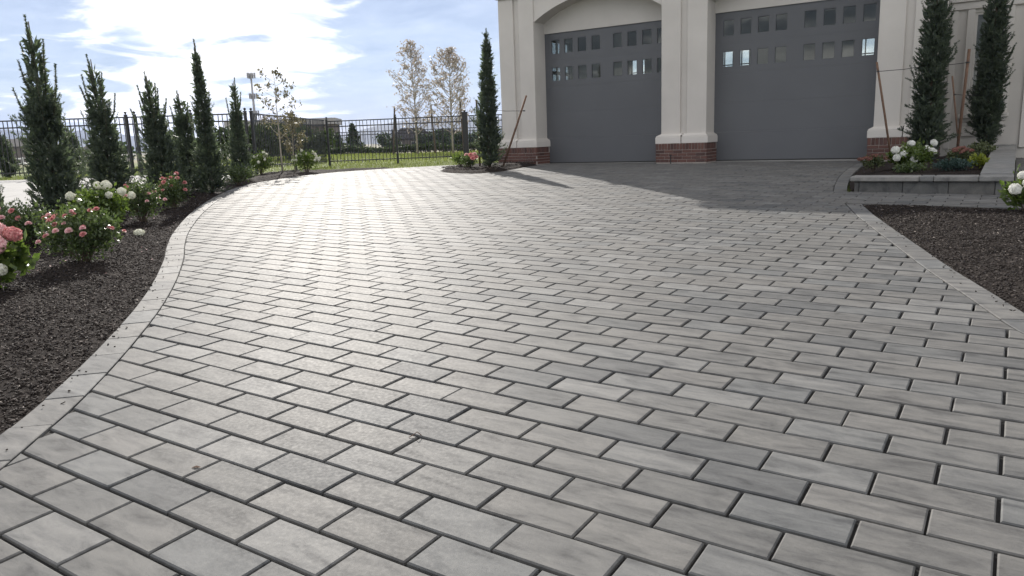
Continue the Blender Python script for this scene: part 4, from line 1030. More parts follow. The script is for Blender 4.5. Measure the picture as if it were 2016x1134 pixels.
px1, px2 = (7.15, 13.05), (8.86, 14.2)
spruce((px1[0], px1[1], 0.47), 3.1, [(0, .04), (.06, .16), (.12, .32), (.2, .30), (.32, .24), (.5, .26), (.7, .23), (.9, .13), (1, .05)], 'staked dark spruce in the planter in front of the right garage pier', 19, (0, 0, 0), nb=300, tips=4, tip_from=0.9, tip_len=0.25, ls=1.3, rough=0.5)
spruce((px2[0], px2[1], 0.49), 3.2, [(0, .04), (.08, .12), (.16, .26), (.3, .28), (.5, .26), (.7, .24), (.9, .14), (1, .05)], 'staked dark spruce in the planter in front of the tall house window', 20, (0, 0, 0), nb=300, tips=4, tip_from=0.9, tip_len=0.25, ls=1.3, rough=0.5)
# slim conifers beyond the left fence
for k, (x, y, h, lab) in enumerate([(-14.0, 21.6, 1.25, 'thin pale conifer behind the fence, the one at the left edge'), (-12.05, 21.5, 1.35, 'thin pale conifer behind the fence, between the two largest spruces')]):
    spruce((x, y, float(T(x, y))), h, [(0, .14), (.2, .24), (.5, .22), (.8, .14), (1, .03)], lab, 30 + k, (0, 0, 0), lean=(-0.1, 0), nb=90, tips=5, tip_from=0.75, tip_len=0.25, ls=1.5, dens=150)

# ---- flowers
def rose_mesh(name, mat, r=0.036, seed=0):
    g = np.random.default_rng(seed); V = []; Fs = []
    for ring, (k, rad, tilt, h) in enumerate([(5, 1.0, 0.35, 0.0), (6, 0.85, 0.8, 0.10), (5, 0.6, 1.15, 0.22), (4, 0.38, 1.4, 0.30), (3, 0.2, 1.5, 0.36)]):
        for i in range(k):
            a = 2 * math.pi * (i + 0.5 * (ring % 2)) / k + g.normal(0, 0.12); w = 0.62 * rad + 0.10; tl = tilt + g.normal(0, 0.1)
            d = np.array([math.cos(a), math.sin(a), 0]); s = np.array([-math.sin(a), math.cos(a), 0]); upv = np.array([0, 0, 1.0])
            out = d * math.cos(tl) + upv * math.sin(tl); b = len(V)
            base = d * rad * 0.15 + upv * h
            for f, ww, cu in ((0, 0.3, 0), (0.5, 1.0, -0.06), (0.85, 0.95, 0.02), (1.0, 0.5, 0.0)):
                p = base + out * rad * f * 0.95 + d * cu + upv * (-0.10 * (f ** 3) * (1.4 - tl))
                V.append(p - s * w * ww * 0.7); V.append(p + s * w * ww * 0.7 )
            for q_ in range(3): Fs.append((b + 2 * q_, b + 2 * q_ + 1, b + 2 * q_ + 3, b + 2 * q_ + 2))
    return new_mesh(name, np.array(V) * r, Fs, mat, True)

def hydrangea_mesh(name, mat, rx_=0.06, rz_=0.06, n=150, seed=0, pet=0.017):
    g = np.random.default_rng(seed); V = []; Fs = []
    for i in range(n):
        z = 1 - 1.75 * (i + 0.5) / n; a = i * 2.39996; rr = math.sqrt(max(0, 1 - z * z)); nrm = np.array([rr * math.cos(a), rr * math.sin(a), z])
        lump_ = 1 + 0.07 * math.sin(3 * a + 5 * z) + g.normal(0, 0.05); c = nrm * np.array([rx_, rx_, rz_]) * lump_
        nn = unit(nrm + g.normal(0, 0.3, 3)); t1 = unit(np.cross(nn, [0.3, 0.2, 0.9])); t2 = np.cross(nn, t1); sp = g.uniform(0, 1.57); k = pet * g.uniform(0.75, 1.15)
        for j in range(4):
            aa = sp + j * math.pi / 2; d = t1 * math.cos(aa) + t2 * math.sin(aa); s = t1 * -math.sin(aa) + t2 * math.cos(aa); b = len(V)
            V += [c, c + d * k * 0.55 + s * k * 0.42 + nn * 0.003, c + d * k + nn * 0.001, c + d * k * 0.55 - s * k * 0.42 + nn * 0.003]; Fs.append((b, b + 1, b + 2, b + 3))
    b = len(V)
    return new_mesh(name, np.array(V), Fs, mat)

FL = dict(pink=[rose_mesh('flower', M['pink'], 0.036, 1), rose_mesh('flower', M['pink'], 0.030, 2), rose_mesh('flower', M['palepink'], 0.032, 3)],
          white=[hydrangea_mesh('flower', M['white'], 0.062, 0.066, 150, 1), hydrangea_mesh('flower', M['white'], 0.055, 0.05, 130, 2)],
          bigpink=[hydrangea_mesh('flower', M['palepink'], 0.062, 0.045, 190, 3, 0.020), hydrangea_mesh('flower', M['pink'], 0.055, 0.038, 170, 4, 0.020)],
          pure=[hydrangea_mesh('flower', M['purewhite'], 0.062, 0.05, 170, 5), hydrangea_mesh('flower', M['purewhite'], 0.052, 0.045, 150, 6)],
          small=[hydrangea_mesh('flower', M['white'], 0.03, 0.03, 50, 7, 0.016)])

def bush(name, loc, rx_, ry_, h, nleaf, ll, mat, label, cat, flowers=None, seed=0, group=None, stems=14, lobes=9, fscale=1.0, low=0.0):
    """leafy shrub: stems fan out, leaves cluster in uneven lobes, flowers are parts of their own"""
    g = np.random.default_rng(seed); root = empty(name, loc); tag(root, label, cat, group)
    st = MB(); tipsP = []
    for i in range(stems):
        a = i * 2.4 + g.normal(0, 0.3); r = math.sqrt((i + 0.5) / stems) * 0.85; zt = h * (0.95 - 0.45 * r * r) * g.uniform(0.8, 1.05)
        p = np.array([math.cos(a) * rx_ * r, math.sin(a) * ry_ * r, zt]); m = p * [0.45, 0.45, 0.6] + g.normal(0, 0.01, 3)
        st.tube([(p[0] * .08, p[1] * .08, -0.03), tuple(m), tuple(p)], [0.006, 0.0045, 0.002], 5, False); tipsP.append(p)
    st.build('stems', M['bark'], root, True)
    ctr = np.array(tipsP); pick = g.integers(0, len(ctr), nleaf); f = g.random(nleaf) ** 0.6
    base = ctr[pick] * (0.30 + 0.70 * f)[:, None] + g.normal(0, 1, (nleaf, 3)) * np.array([rx_, ry_, h]) * 0.115
    base[:, 2] = np.maximum(base[:, 2], 0.015 + low)
    rad = unit(base * [1, 1, 0.7] + [0, 0, 0.001]); ax = unit(rad * 0.8 + g.normal(0, 0.6, (nleaf, 3)) + [0, 0, 0.15]); sd = unit(np.cross(ax, rad + g.normal(0, 0.5, (nleaf, 3))))
    ln = ll * g.uniform(0.6, 1.25, nleaf); V, Fq = tri_leaves(base, ax, sd, ln, ln * g.uniform(0.26, 0.36, nleaf))
    obj('foliage', new_mesh('foliage', V, Fq, mat), root)
    if flowers:
        for (x, y, z, kind, idx, s) in flowers:
            o = obj('flower', FL[kind][idx], root); o.location = (x, y, z); o.scale = (s * fscale,) * 3
            d = Vector((x / rx_ * 0.7 + random.gauss(0, .2), y / ry_ * 0.7 - 0.55 + random.gauss(0, .2), 1.0)); o.rotation_euler = d.to_track_quat('Z', 'Y').to_euler()
    return root

def rand_fl(n, rx_, ry_, h, kind, idxs, seed, front=0.5, s=(0.8, 1.2)):
    g = np.random.default_rng(seed); out = []
    for i in range(n):
        a = g.uniform(math.pi * (1 - front * 0.1), 2 * math.pi * (1 + front * 0.05)) if g.random() < front else g.uniform(0, 2 * math.pi)
        r = g.uniform(0.35, 1.0); z = h * (1.02 - 0.5 * r ** 2) * g.uniform(0.75, 1.06)
        out.append((math.cos(a) * rx_ * r, math.sin(a) * ry_ * r, z, kind, int(g.choice(idxs)), g.uniform(*s)))
    return out

bush('rose_bush', (-3.66, 6.45, gz(-3.66, 6.45)), .36, .30, .46, 4600, .034, M['rose_leaf'], 'large round rose bush with coral pink flowers, nearest the curved paver edge', 'rose bush', rand_fl(26, .36, .30, .46, 'pink', [0, 1, 2, 2], 1, .65, (.55, .95)), 41, stems=26)
bush('rose_bush', (-4.95, 7.7, gz(-4.95, 7.7)), .42, .34, .40, 3600, .036, M['rose_leaf'], 'rose bush with pink flowers at the left edge under the tallest spruce', 'rose bush', rand_fl(18, .42, .34, .42, 'pink', [0, 2, 2], 2, .6, (.6, 1.0)), 42, stems=22)
bush('rose_bush', (-4.28, 7.35, gz(-4.28, 7.35)), .24, .22, .30, 1500, .034, M['rose_leaf'], 'small low rose bush filling the gap beside the large rose bush', 'rose bush', rand_fl(10, .24, .22, .30, 'pink', [1, 2], 3, .6, (.55, .9)), 43, stems=14)
hy_f = [(-.26, -.10, .40, 'white', 0, 0.71), (-.05, .10, .50, 'white', 0, 0.65), (.10, .0, .50, 'white', 0, 0.82), (.29, -.05, .43, 'white', 1, 0.76), (.18, -.12, .40, 'white', 1, 0.67), (-.14, -.14, .36, 'white', 1, 0.56), (.36, .02, .38, 'white', 0, 0.62)]
bush('hydrangea_bush', (-4.62, 8.6, gz(-4.62, 8.6)), .38, .30, .46, 2300, .060, M['hyd_leaf'], 'hydrangea bush with big creamy white flower heads behind the large rose bush', 'hydrangea', hy_f, 44, stems=20)
bush('rose_bush', (-4.52, 9.35, gz(-4.52, 9.35)), .30, .26, .48, 2600, .036, M['rose_leaf'], 'rose bush with small pale pink flowers between the white hydrangea and the spruces', 'rose bush', rand_fl(16, .30, .26, .48, 'pink', [1, 2, 2], 4, .6, (.55, .9)), 45, stems=18)
bush('rose_bush', (-4.80, 10.9, gz(-4.8, 10.9)), .27, .25, .44, 2600, .036, M['rose_leaf'], 'dark rose bush crowned with bright coral red flowers, farthest of the roses', 'rose bush', rand_fl(16, .22, .2, .48, 'pink', [0, 0, 1], 5, .3, (.7, 1.05)), 46, stems=18)
bush('hydrangea_bush', (-3.72, 5.35, gz(-3.72, 5.35)), .26, .24, .36, 700, .085, M['hyd_leaf'], 'hydrangea with large pink flower heads cut off by the left picture edge', 'hydrangea',
     [(.14, -.10, .34, 'bigpink', 0, 0.93), (.19, .02, .40, 'bigpink', 1, 0.93), (.06, .04, .43, 'bigpink', 0, 0.93), (.17, -.14, .17, 'white', 0, 0.62), (.02, -.18, .30, 'white', 1, 0.62), (-.05, -.05, .44, 'bigpink', 1, 0.81)], 47, stems=12)
o = obj('flower_head', FL['white'][1]); o.location = (-3.95, 8.05, gz(-3.95, 8.05) + 0.03); o.scale = (0.9, 0.9, 0.7); tag(o, 'single cream hydrangea flower head lying on the mulch by the paver edge', 'flower')
bush('flowering_shrub', (-5.98, 18.6, gz(-5.9, 18.6)), .34, .3, .50, 1300, .05, M['hyd_leaf'], 'loose shrub with small white flowers under the young tree', 'shrub', rand_fl(14, .34, .3, .5, 'small', [0], 6), 48, stems=16)
bush('flowering_shrub', (-4.95, 18.9, gz(-4.95, 18.9)), .38, .3, .52, 1500, .05, M['hyd_leaf'], 'loose shrub with small white flowers at the foot of the slim fence post', 'shrub', rand_fl(18, .38, .3, .54, 'small', [0], 7), 49, stems=16)
bush('green_shrub', (-5.3, 15.0, gz(-5.3, 15.0)), .30, .3, .40, 1300, .045, M['rose_leaf'], 'low dark green shrub between the last two spruces', 'shrub', None, 50, stems=14)
bush('rose_bush', (-0.86, 17.0, 0.53), .24, .22, .28, 900, .04, M['rose_leaf'], 'little rose bush with pink blooms in the island bed beside the lone spruce', 'rose bush',
     [(.06, -.10, .27, 'pink', 0, 1.7), (.14, -.04, .29, 'pink', 2, 1.7), (.10, -.16, .20, 'pink', 0, 1.6), (-.04, -.08, .28, 'pink', 2, 1.4), (.17, -.12, .23, 'pink', 0, 1.5)], 51, stems=12)
bush('flowering_shrub', (-1.08, 17.6, 0.54), .26, .22, .30, 700, .045, M['hyd_leaf'], 'small leafy shrub at the back left of the island bed', 'shrub', None, 52, stems=12)
# planter plants
def pz(x, y): s, q = to_sq(x, y); return soil_z(s, q)
hf = [(-.28, -.05, .30, 'pure', 0, 0.94), (-.20, -.14, .24, 'pure', 1, 0.94), (-.29, -.12, .19, 'pure', 0, 0.82), (-.14, .0, .32, 'white', 1, 0.74), (-.04, -.10, .23, 'pure', 1, 0.86), (-.06, -.16, .15, 'pure', 0, 0.82), (.0, .05, .38, 'pure', 0, 0.86), (.20, -.02, .30, 'pure', 1, 0.90), (.27, -.06, .26, 'pure', 0, 0.86), (.33, .03, .38, 'pure', 1, 0.94)]
bush('hydrangea_bush', (6.06, 11.45, pz(6.06, 11.45)), .36, .28, .34, 1500, .065, M['hyd_leaf'], 'hydrangea with round white flower heads in the stone planter', 'hydrangea', hf, 53, stems=16)
bush('sedum_plant', (5.60, 11.7, pz(5.6, 11.7)), .20, .18, .20, 700, .04, M['sedum_leaf'], 'dull red sedum at the left end of the planter beside the garage door', 'plant', None, 54, stems=12)
bush('low_juniper', (6.34, 10.85, pz(6.34, 10.85)), .32, .16, .16, 1500, .035, M['blue_leaf'], 'low blue green groundcover plant just behind the planter capstones', 'plant', None, 55, stems=16)
bush('yellow_green_shrub', (6.74, 10.95, pz(6.74, 10.95)), .13, .12, .20, 700, .045, M['yel_leaf'], 'bright yellow green shrub in the corner of the stone planter', 'shrub', None, 56, stems=14)
bush('sedum_plant', (7.05, 11.9, pz(7.05, 11.9)), .24, .2, .24, 900, .042, M['sedum_leaf'], 'dusty pink topped sedum behind the yellow green shrub', 'plant', None, 57, stems=14)
bush('golden_shrub', (8.05, 13.0, pz(8.05, 13.0)), .24, .22, .26, 1000, .04, M['sedum_leaf'], 'golden brown shrub under the spruce by the house window', 'shrub', None, 58, stems=14)
bush('low_green_plant', (5.72, 10.85, pz(5.72, 10.85)), .30, .16, .13, 900, .04, M['rose_leaf'], 'low green plant behind the left end of the planter capstones', 'plant', None, 59, stems=14)
def sedum_heads(root_name_loc, n, rx_, ry_, h, seed):
    g = np.random.default_rng(seed); me = hydrangea_mesh('flower', M['sedum_bloom'], 0.04, 0.014, 60, seed, 0.011)
    par = [o for o in bpy.data.objects if o.type == 'EMPTY' and o.name.startswith('sedum_plant') and (Vector(o.location) - Vector(root_name_loc)).length < 0.2][0]
    for i in range(n):
        a = g.uniform(0, 6.28); r = g.uniform(0.1, 0.95); o = obj('flower', me, par); o.location = (math.cos(a) * rx_ * r, math.sin(a) * ry_ * r, h * (1.05 - 0.3 * r)); o.rotation_euler = (g.normal(0, .25), g.normal(0, .25), 0)
sedum_heads((5.60, 11.7, pz(5.6, 11.7)), 12, .20, .18, .22, 61); sedum_heads((7.05, 11.9, pz(7.05, 11.9)), 14, .24, .2, .26, 62)
wf = [(-.20, -.10, .24, 'pure', 0, 0.79), (-.10, -.04, .36, 'pure', 1, 0.72), (-.13, -.16, .30, 'pure', 1, 0.65), (-.02, -.14, .20, 'pure', 0, 0.72), (-.06, -.2, .12, 'pure', 1, 0.65), (.1, -.1, .36, 'pure', 0, 0.79)]
bush('hydrangea_bush', (4.98, 7.25, float(bed_r(np.float64(4.98), np.float64(7.25)))), .24, .22, .34, 700, .06, M['hyd_leaf'], 'white hydrangea standing in the black mulch at the right picture edge', 'hydrangea', wf, 60, stems=12)

# ---- stakes with tie wires
def stake(a, b, label, tie=None, r=0.017):
    root = empty('wooden_stake', a); tag(root, label, 'stake')
    v = np.array(b) - np.array(a)
    MB().tube([(0, 0, 0) - unit(v) * 0.1, tuple(v * 0.5 + [0.004, 0.003, 0]), tuple(v)], [r, r * 1.05, r], 8).build('pole', M['stake'], root, True)
    if tie:
        t = np.array(tie[0]) - np.array(a); u_ = np.array(tie[1]) - np.array(a); m = (t + u_) / 2 - [0, 0, 0.015]
        MB().tube([tuple(t), tuple(m), tuple(u_)], 0.0055, 6).build('tie_wire', M['wire'], root, True)
        MB().tube([tuple(t + [0, 0, -.012]), tuple(t + [0, 0, .012])], r * 1.25, 8).build('tie_loop', M['wire'], root)
    return root
stake((6.50, 12.9, 0.44), (6.14, 12.9, 2.15), 'leaning brown stake against the right garage pier, tied to the planter spruce', ((6.17, 12.9, 2.0), (7.12, 13.05, 2.08)))
stake((7.81, 13.3, 0.48), (7.89, 13.3, 2.34), 'tall brown stake between the two planter spruces, tied to the left one', ((7.88, 13.3, 2.12), (7.15, 13.05, 2.08)), 0.024)
stake((8.25, 13.95, 0.50), (7.98, 13.9, 1.94), 'thin dark stake leaning left behind the tall stake between the spruces', ((8.05, 13.9, 1.62), (8.8, 14.2, 1.6)), 0.014)
stake((8.99, 14.3, 0.50), (9.15, 14.3, 1.96), 'brown stake in front of the house window, tied to the spruce there', ((9.13, 14.3, 1.8), (8.86, 14.2, 1.8)))
stake((-0.10, 17.2, 0.52), (0.47, 17.2, 2.05), 'leaning brown stake in front of the left garage pier, tied to the lone spruce', ((0.41, 17.2, 1.72), (-0.38, 16.95, 1.76)), 0.022)
stake((-0.62, 17.25, 0.55), (-0.64, 17.25, 2.0), 'upright brown stake half hidden behind the lone spruce', None, 0.020)

# ---- thin broadleaf trees
def thin_tree(loc, H, rad, z0, label, seed, leafmat, barkmat, nbr=40, nleaf=1500, ll=0.09, trunk=0.05, cat='tree', up_=0.9, group=None, kind='young_tree', tw=4):
    g = np.random.default_rng(seed); root = empty(kind, loc); tag(root, label, cat, group)
    tk = MB(); wob = g.normal(0, 0.02, (7, 2)); zz = np.linspace(0, H, 7)
    tp = np.c_[wob * np.linspace(0, 1, 7)[:, None] * H * 0.4, zz]; tk.tube([(tp[0][0], tp[0][1], -0.15)] + [tuple(p) for p in tp[1:]], [trunk * (1 - 0.93 * (i / 6) ** 0.8) + 0.002 for i in range(7)], 8)
    tk.build('trunk', barkmat, root, True)
    br = MB(); ends = []
    for i in range(nbr):
        t = z0 + (0.97 - z0) * (i + g.random()) / nbr; z = t * H; b = np.array([np.interp(z, zz, tp[:, 0]), np.interp(z, zz, tp[:, 1]), z]); a = i * 2.4 + g.normal(0, .3)
        tt = (t - z0) / (1 - z0); r = rad * math.sin(math.pi * min(0.985, 0.25 + 0.74 * tt ** 0.75)) ** 0.8 * g.uniform(0.6, 1.1) + 0.04 * H * 0.2
        p = b + np.array([math.cos(a) * r, math.sin(a) * r, r * up_ * g.uniform(0.7, 1.3)]); m = (b + p) / 2 + np.array([math.cos(a), math.sin(a), -0.4]) * r * 0.08
        br.tube([tuple(b), tuple(m), tuple(p)], [trunk * 0.30 * (1 - 0.6 * tt), trunk * 0.2, trunk * 0.08], 5, False)
        for k in range(tw):
            f = g.uniform(0.3, 1); q = b + (p - b) * f; e = q + unit(unit(p - b) + g.normal(0, .6, 3)) * r * g.uniform(0.25, 0.5); br.tube([tuple(q), tuple(e)], [trunk * 0.10, trunk * 0.05], 4, False); ends.append((q, e))
        ends.append((m, p))
    br.build('branches', barkmat, root, True)
    k = g.integers(0, len(ends), nleaf); f = g.random(nleaf)[:, None] ** 0.6; A_ = np.array([e[0] for e in ends])[k]; B_ = np.array([e[1] for e in ends])[k]
    c = A_ * (1 - f) + B_ * f + g.normal(0, ll * 0.5, (nleaf, 3)); ax = unit(g.normal(size=(nleaf, 3)) + [0, 0, -0.5]); sd = unit(np.cross(ax, g.normal(size=(nleaf, 3)))); ln = ll * g.uniform(0.6, 1.3, nleaf)
    V, Fq = tri_leaves(c, ax, sd, ln, ln * 0.28); obj('crown', new_mesh('crown', V, Fq, leafmat), root)
    return root
thin_tree((-5.55, 18.9, gz(-5.55, 18.9)), 2.42, .62, .30, 'thin young tree with few drooping leaves in front of the fence corner', 71, M['youngleaf'], M['palebark'], nbr=20, nleaf=520, ll=.075, trunk=.022, up_=.65, tw=2)
thin_tree((-5.35, 19.3, gz(-5.35, 19.3)), 1.45, .34, .25, 'small brownish sapling close behind the thin young tree', 72, M['youngleaf'], M['palebark'], nbr=22, nleaf=900, ll=.06, trunk=.018)
thin_tree((-4.88, 42, float(T(-4.88, 42))), 5.9, 1.15, .17, 'tall thin-leaved tree on the lawn, left one of the pair', 73, M['aspen'], M['palebark'], nbr=64, nleaf=2200, ll=.13, trunk=.07)
thin_tree((-2.80, 40, float(T(-2.8, 40))), 5.25, 1.2, .18, 'rounder thin-leaved brownish tree on the lawn, right one of the pair', 74, M['aspen'], M['palebark'], nbr=64, nleaf=2700, ll=.13, trunk=.075)
for k, (x, y, dx, lab) in enumerate([(-6.3, 42.5, .25, 'left support stake of the left lawn tree'), (-3.9, 42.0, -.12, 'support stake standing between the two lawn trees'), (-2.2, 39.6, -.1, 'support stake just right of the brownish lawn tree trunk')]):
    o = MB().tube([(0, 0, -.2), (dx, 0, 2.6)], 0.045, 7).build('tree_stake', M['bark']); o.location = (x, y, float(T(x, y))); tag(o, lab, 'stake')

# ---- background trees, hedges, houses, mast
def far_tree(loc, rx_, h, label, seed, n=700, ll=0.5, trunk=True, conical=False, mat=None, ry_=None, group=None):
    g = np.random.default_rng(seed); root = empty('background_tree', loc); tag(root, label, 'tree', group); ry_ = ry_ or rx_
    MB().tube([(0, 0, -.5), (0, 0, h * 0.3), (0.05 * rx_, 0, h * 0.85)], [h * .03, h * .022, h * .006], 7).build('trunk', M['bark'], root, True)
    lob = g.normal(0, 1, (16, 3)); lob = unit(lob) * g.uniform(0.35, 0.8, (16, 1)); k = g.integers(0, 16, n)
    c = lob[k] + g.normal(0, 0.20, (n, 3)); c[:, 2] = np.clip(c[:, 2], -0.95, 1.0)
    if conical: z = g.random(n) ** 1.3; a = g.uniform(0, 6.28, n); r = (1 - z) * g.uniform(0.3, 1.0, n) * (1 + .25 * np.sin(z * 30)); c = np.c_[np.cos(a) * r, np.sin(a) * r, z * 2 - 1]
    P = c * [rx_, ry_, h * 0.46] + [0, 0, h * 0.54]; ax = unit(g.normal(size=(n, 3))); sd = unit(np.cross(ax, g.normal(size=(n, 3)))); ln = ll * g.uniform(.6, 1.3, n)
    V, Fq = tri_leaves(P, ax, sd, ln, ln * .36); obj('crown', new_mesh('crown', V, Fq, mat or M['farleaf']), root); return root

tz = lambda x, y: float(T(np.float64(x), np.float64(y)))
for k, (x, y, r, h, lab) in enumerate([(-22.3, 70, 2.0, 3.3, 'dense green tree by the fence corner, leftmost of the clump behind the young tree'), (-20.2, 71, 2.2, 2.9, 'broad green tree in the middle of the clump behind the young tree'),
                                    (-18.1, 70, 1.9, 2.7, 'rounded green tree at the right of the clump behind the young tree'), (-16.4, 72, 1.4, 2.2, 'small green tree ending the clump, just left of the slim fence post')]):
    far_tree((x, y, tz(x, y) - 0.2), r, h, lab, 80 + k, 1500, 0.34)
far_tree((-21.8, 110, tz(-21.8, 110)), 1.7, 3.9, 'dark conifer standing alone beyond the lawn fence', 90, 1100, 0.42, conical=True)
for k, (x, y, r, h, lab) in enumerate([(-24.5, 160, 2.6, 4.0, 'dark round tree at the left of the far tree group beyond the lawn'), (-17.2, 163, 2.6, 4.6, 'dark round tree behind the middle post of the lawn fence'),
                                    (-13.0, 158, 2.3, 4.4, 'dark round tree right of the dark roofed house'), (-9.9, 160, 2.0, 3.9, 'dark round tree between the two lawn trees'), (-7.0, 162, 2.0, 3.6, 'dark round tree left of the gate post'), (-3.0, 160, 2.2, 3.9, 'dark round tree beyond the gate post')]):
    far_tree((x, y, tz(x, y) - 0.2), r, h, lab, 92 + k, 700, 0.6)
for k, (x, y, r, h, lab) in enumerate([(-77, 150, 4.5, 3.6, 'far low tree behind the second spruce'), (-58, 140, 4.0, 3.6, 'far low tree behind the third spruce'), (-50, 145, 4.0, 4.2, 'far low tree behind the slim waisted spruce'), (-41, 138, 3.0, 3.4, 'far low tree left of the fence corner')]):
    far_tree((x, y, tz(x, y) - 0.2), r, h, lab, 110 + k, 600, 0.9)

def hedge(loc, ln, w, h, label, seed, n, ll):
    g = np.random.default_rng(seed); root = empty('clipped_hedge', loc); tag(root, label, 'hedge')
    x = g.uniform(-ln / 2, ln / 2, n); y = g.uniform(-w / 2, w / 2, n); hh = h * (0.8 + 0.25 * np.sin(x * 1.9 + seed) * np.sin(x * 0.7)); z = hh * g.random(n) ** 0.5
    ax = unit(g.normal(size=(n, 3))); sd = unit(np.cross(ax, g.normal(size=(n, 3)))); l = ll * g.uniform(.6, 1.3, n)
    V, Fq = tri_leaves(np.c_[x, y, z], ax, sd, l, l * .35); obj('foliage', new_mesh('foliage', V, Fq, M['farleaf']), root)
    st = MB()
    for i in range(int(ln / 0.8)): st.tube([(-ln / 2 + 0.4 + i * 0.8, 0, -.1), (-ln / 2 + 0.4 + i * 0.8, 0, h * .6)], 0.03, 5)
    st.build('stems', M['bark'], root)
hedge((-6.0, 46.5, tz(-6, 46.5)), 12.0, 1.0, 0.55, 'low dark hedge along the far lawn fence', 5, 5200, 0.16)
hedge((-11.0, 33.0, tz(-11, 33)), 7.0, 1.6, 1.6, 'tall dark green hedge behind the fence corner and the young tree', 6, 6500, 0.16)

# far buildings
def house_far(loc, w, d, wall_h, roof_h, rz, label, roofm, wallm, windows=3, flat=False):
    root = empty('far_house', loc, rz); tag(root, label, 'building')
    MB().box(-w / 2, w / 2, -d / 2, d / 2, -1.0, wall_h).build('wall', wallm, root)
    rm = MB()
    if flat: rm.box(-w / 2 - .4, w / 2 + .4, -d / 2 - .4, d / 2 + .4, wall_h, wall_h + roof_h)
    else:
        rm.add([(-w / 2 - .4, -d / 2 - .4, wall_h), (w / 2 + .4, -d / 2 - .4, wall_h), (w / 2 + .4, d / 2 + .4, wall_h), (-w / 2 - .4, d / 2 + .4, wall_h), (-w / 4, 0, wall_h + roof_h), (w / 4, 0, wall_h + roof_h)], [(0, 1, 5, 4), (1, 2, 5), (2, 3, 4, 5), (3, 0, 4), (3, 2, 1, 0)])
    rm.build('roof', roofm, root)
    for i in range(windows):
        x = -w / 2 + w * (i + .5) / windows; wd = MB().box(x - .55, x + .55, -d / 2 - .06, -d / 2 + .02, wall_h * .35, wall_h * .75).build('window', M['white_paint'], root)
        MB().box(x - .45, x + .45, -d / 2 - .075, -d / 2 - .065, wall_h * .38, wall_h * .72).build('pane', M['darkglass'], wd)
house_far((-20.6, 168, tz(-20.6, 168)), 9, 7, 2.6, 2.3, 0.2, 'dark hip roofed house beyond the lawn, behind the fence panel', M['darkroof'], M['farwall'])
house_far((-13.6, 176, tz(-13.6, 176)), 7, 6, 2.4, 2.2, -0.3, 'dark roofed house farther right beyond the lawn', M['darkroof'], M['farwall'], 2)
house_far((-37.5, 132, tz(-37.5, 132)), 17, 9, 4.9, 1.0, 0.1, 'long low building with a flat pale roof behind the fence corner', M['grey_roof'], M['farwall'], 5, True)
house_far((-99, 155, tz(-99, 155)), 16, 9, 3.6, 1.6, 0.0, 'long dark barn far beyond the left fence', M['darkroof'], M['farwall'], 4)
house_far((-86, 165, tz(-86, 165)), 8, 7, 2.6, 1.6, 0.3, 'small dark shed right of the far barn', M['darkroof'], M['farwall'], 2)
# white rail fence in the field
def rail_fence(A, n, dx, label):
    root = empty('rail_fence', A); tag(root, label, 'fence')
    for i in range(n + 1): MB().box(i * dx - .06, i * dx + .06, -.06, .06, -.2, 1.15).build('post', M['white_paint'], root)
    for z in (0.55, 1.0): MB().box(0, n * dx, -.075, -.062, z - .07, z + .07).build('rail', M['white_paint'], root)
rail_fence((-52, 75, tz(-52, 75) - 0.35), 12, 2.4, 'low white rail fence in the field beyond the left iron fence')

# telephone mast
def mast():
    root = empty('cell_mast', (-48.4, 150, tz(-48.4, 150))); tag(root, 'tall phone mast with antenna clusters above the fence corner', 'mast')
    MB().tube([(0, 0, -.5), (0, 0, 8), (0, 0, 15.6)], [.32, .24, .15], 10).build('pole', M['pole'], root, True)
    for z, r, n in ((15.2, .85, 9), (11.4, .85, 9), (8.2, .9, 9)):
        m = MB()
        for k in range(3):
            a = k * 2.094; m.tube([(0, 0, z), (math.cos(a) * r, math.sin(a) * r, z)], .06, 5)
            b = a + 2.094; m.tube([(math.cos(a) * r, math.sin(a) * r, z), (math.cos(b) * r, math.sin(b) * r, z)], .05, 5)
        m.build('platform', M['pole'], root)
        for i in range(n):
            k, f = divmod(i, 3); a, b = k * 2.094, k * 2.094 + 2.094; f = .15 + .35 * f; x = (1 - f) * math.cos(a) * r + f * math.cos(b) * r; y = (1 - f) * math.sin(a) * r + f * math.sin(b) * r
            MB().box(x * 1.08 - .10, x * 1.08 + .10, y * 1.08 - .08, y * 1.08 + .08, z - .5, z + .5).build('antenna', M['pole'], root)
mast()

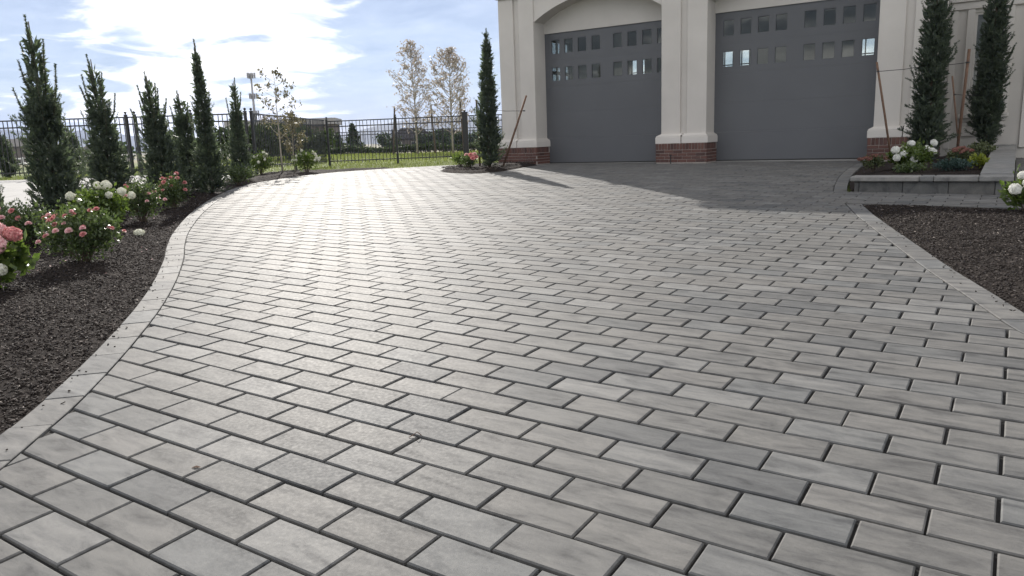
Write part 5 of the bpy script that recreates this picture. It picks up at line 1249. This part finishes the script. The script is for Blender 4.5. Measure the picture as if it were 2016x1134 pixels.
# ---- lawn grass
def grass():
    g = np.random.default_rng(21); n = 60000
    p = np.c_[g.uniform(-14.5, 3, n), 18.2 + 27 * g.random(n) ** 1.4]
    poly = np.vstack([offset(LEFT, 0.2), [sq(-10.9, 18.6)], [sq(-6, 17)], [(2.3, 0.6)]])
    ok = ~inside(p, poly) & ~((p[:, 0] > -6.4) & (p[:, 1] < 20.5) & (p[:, 0] < -3.2)) ; p = p[ok]; n = len(p)
    z = T(p[:, 0], p[:, 1]) - 0.005; h = g.uniform(.03, .075, n) * (1 + (p[:, 1] - 18) * 0.02); a = g.uniform(0, 6.28, n); w = g.uniform(.004, .008, n) * (1 + (p[:, 1] - 18) * 0.06)
    s = np.c_[np.cos(a), np.sin(a), np.zeros(n)] * w[:, None]; b = np.c_[p, z]; tip = b + np.c_[g.normal(0, .4, (n, 2)) * h[:, None], h]
    V = np.stack([b - s, b + s, tip], 1).reshape(-1, 3)
    tag(obj('grass', new_mesh('grass', V, np.arange(3 * n).reshape(n, 3), M['grass'])), 'short bright green lawn grass behind the iron fence', 'grass', kind='stuff')
grass()

# ---- small things on the paving
def litter():
    g = np.random.default_rng(33)
    o = MB().tube([(0, 0, .004), (.018, .012, .010), (.030, .004, .022), (.045, .010, .006)], .0016, 5).build('dry_twig', M['stake']); x, y = 0.135 - 0.53, 2.60; o.location = (x, y, float(G(x, y))); tag(o, 'tiny bent twig lying on a joint of the pavers', 'twig')
    m = MB(); m.add([(-.016, 0, .003), (0, -.006, .006), (.018, 0, .004), (0, .007, .007)], [(0, 1, 2, 3)]); m.add([(-.016, 0, .0015), (0, -.006, .004), (.018, 0, .002), (0, .007, .005)], [(3, 2, 1, 0)])
    o = m.build('dead_leaf', M['stake']); x, y = -1.10, 2.42; o.location = (x, y, float(G(x, y))); tag(o, 'single dark dead leaf on the nearest pavers at the left', 'leaf')
    o = MB().tube([(0, 0, -.02), (0, 0, .16)], .012, 8).box(-.02, .02, -.02, .02, .161, .185, .004).build('ground_marker', M['wire']); x, y = sq(-6.28, 15.93); o.location = (x, y, FLOOR - 0.01); tag(o, 'short black marker peg at the foot of the middle brick pier', 'peg')
litter()

# ---- the air between here and the hills
hz = bpy.data.materials.new('haze'); hz.use_nodes = True; hn = hz.node_tree.nodes; hn.clear()
ho = hn.new('ShaderNodeOutputMaterial'); hv = hn.new('ShaderNodeVolumePrincipled')
hv.inputs['Color'].default_value = (0.40, 0.54, 1.0, 1); hv.inputs['Density'].default_value = 0.8e-4; hv.inputs['Anisotropy'].default_value = 0.1
hz.node_tree.links.new(hv.outputs[0], ho.inputs['Volume'])
tag(MB().box(-8500, 8500, -90, 8200, -8, 330).build('haze', hz), kind='stuff')
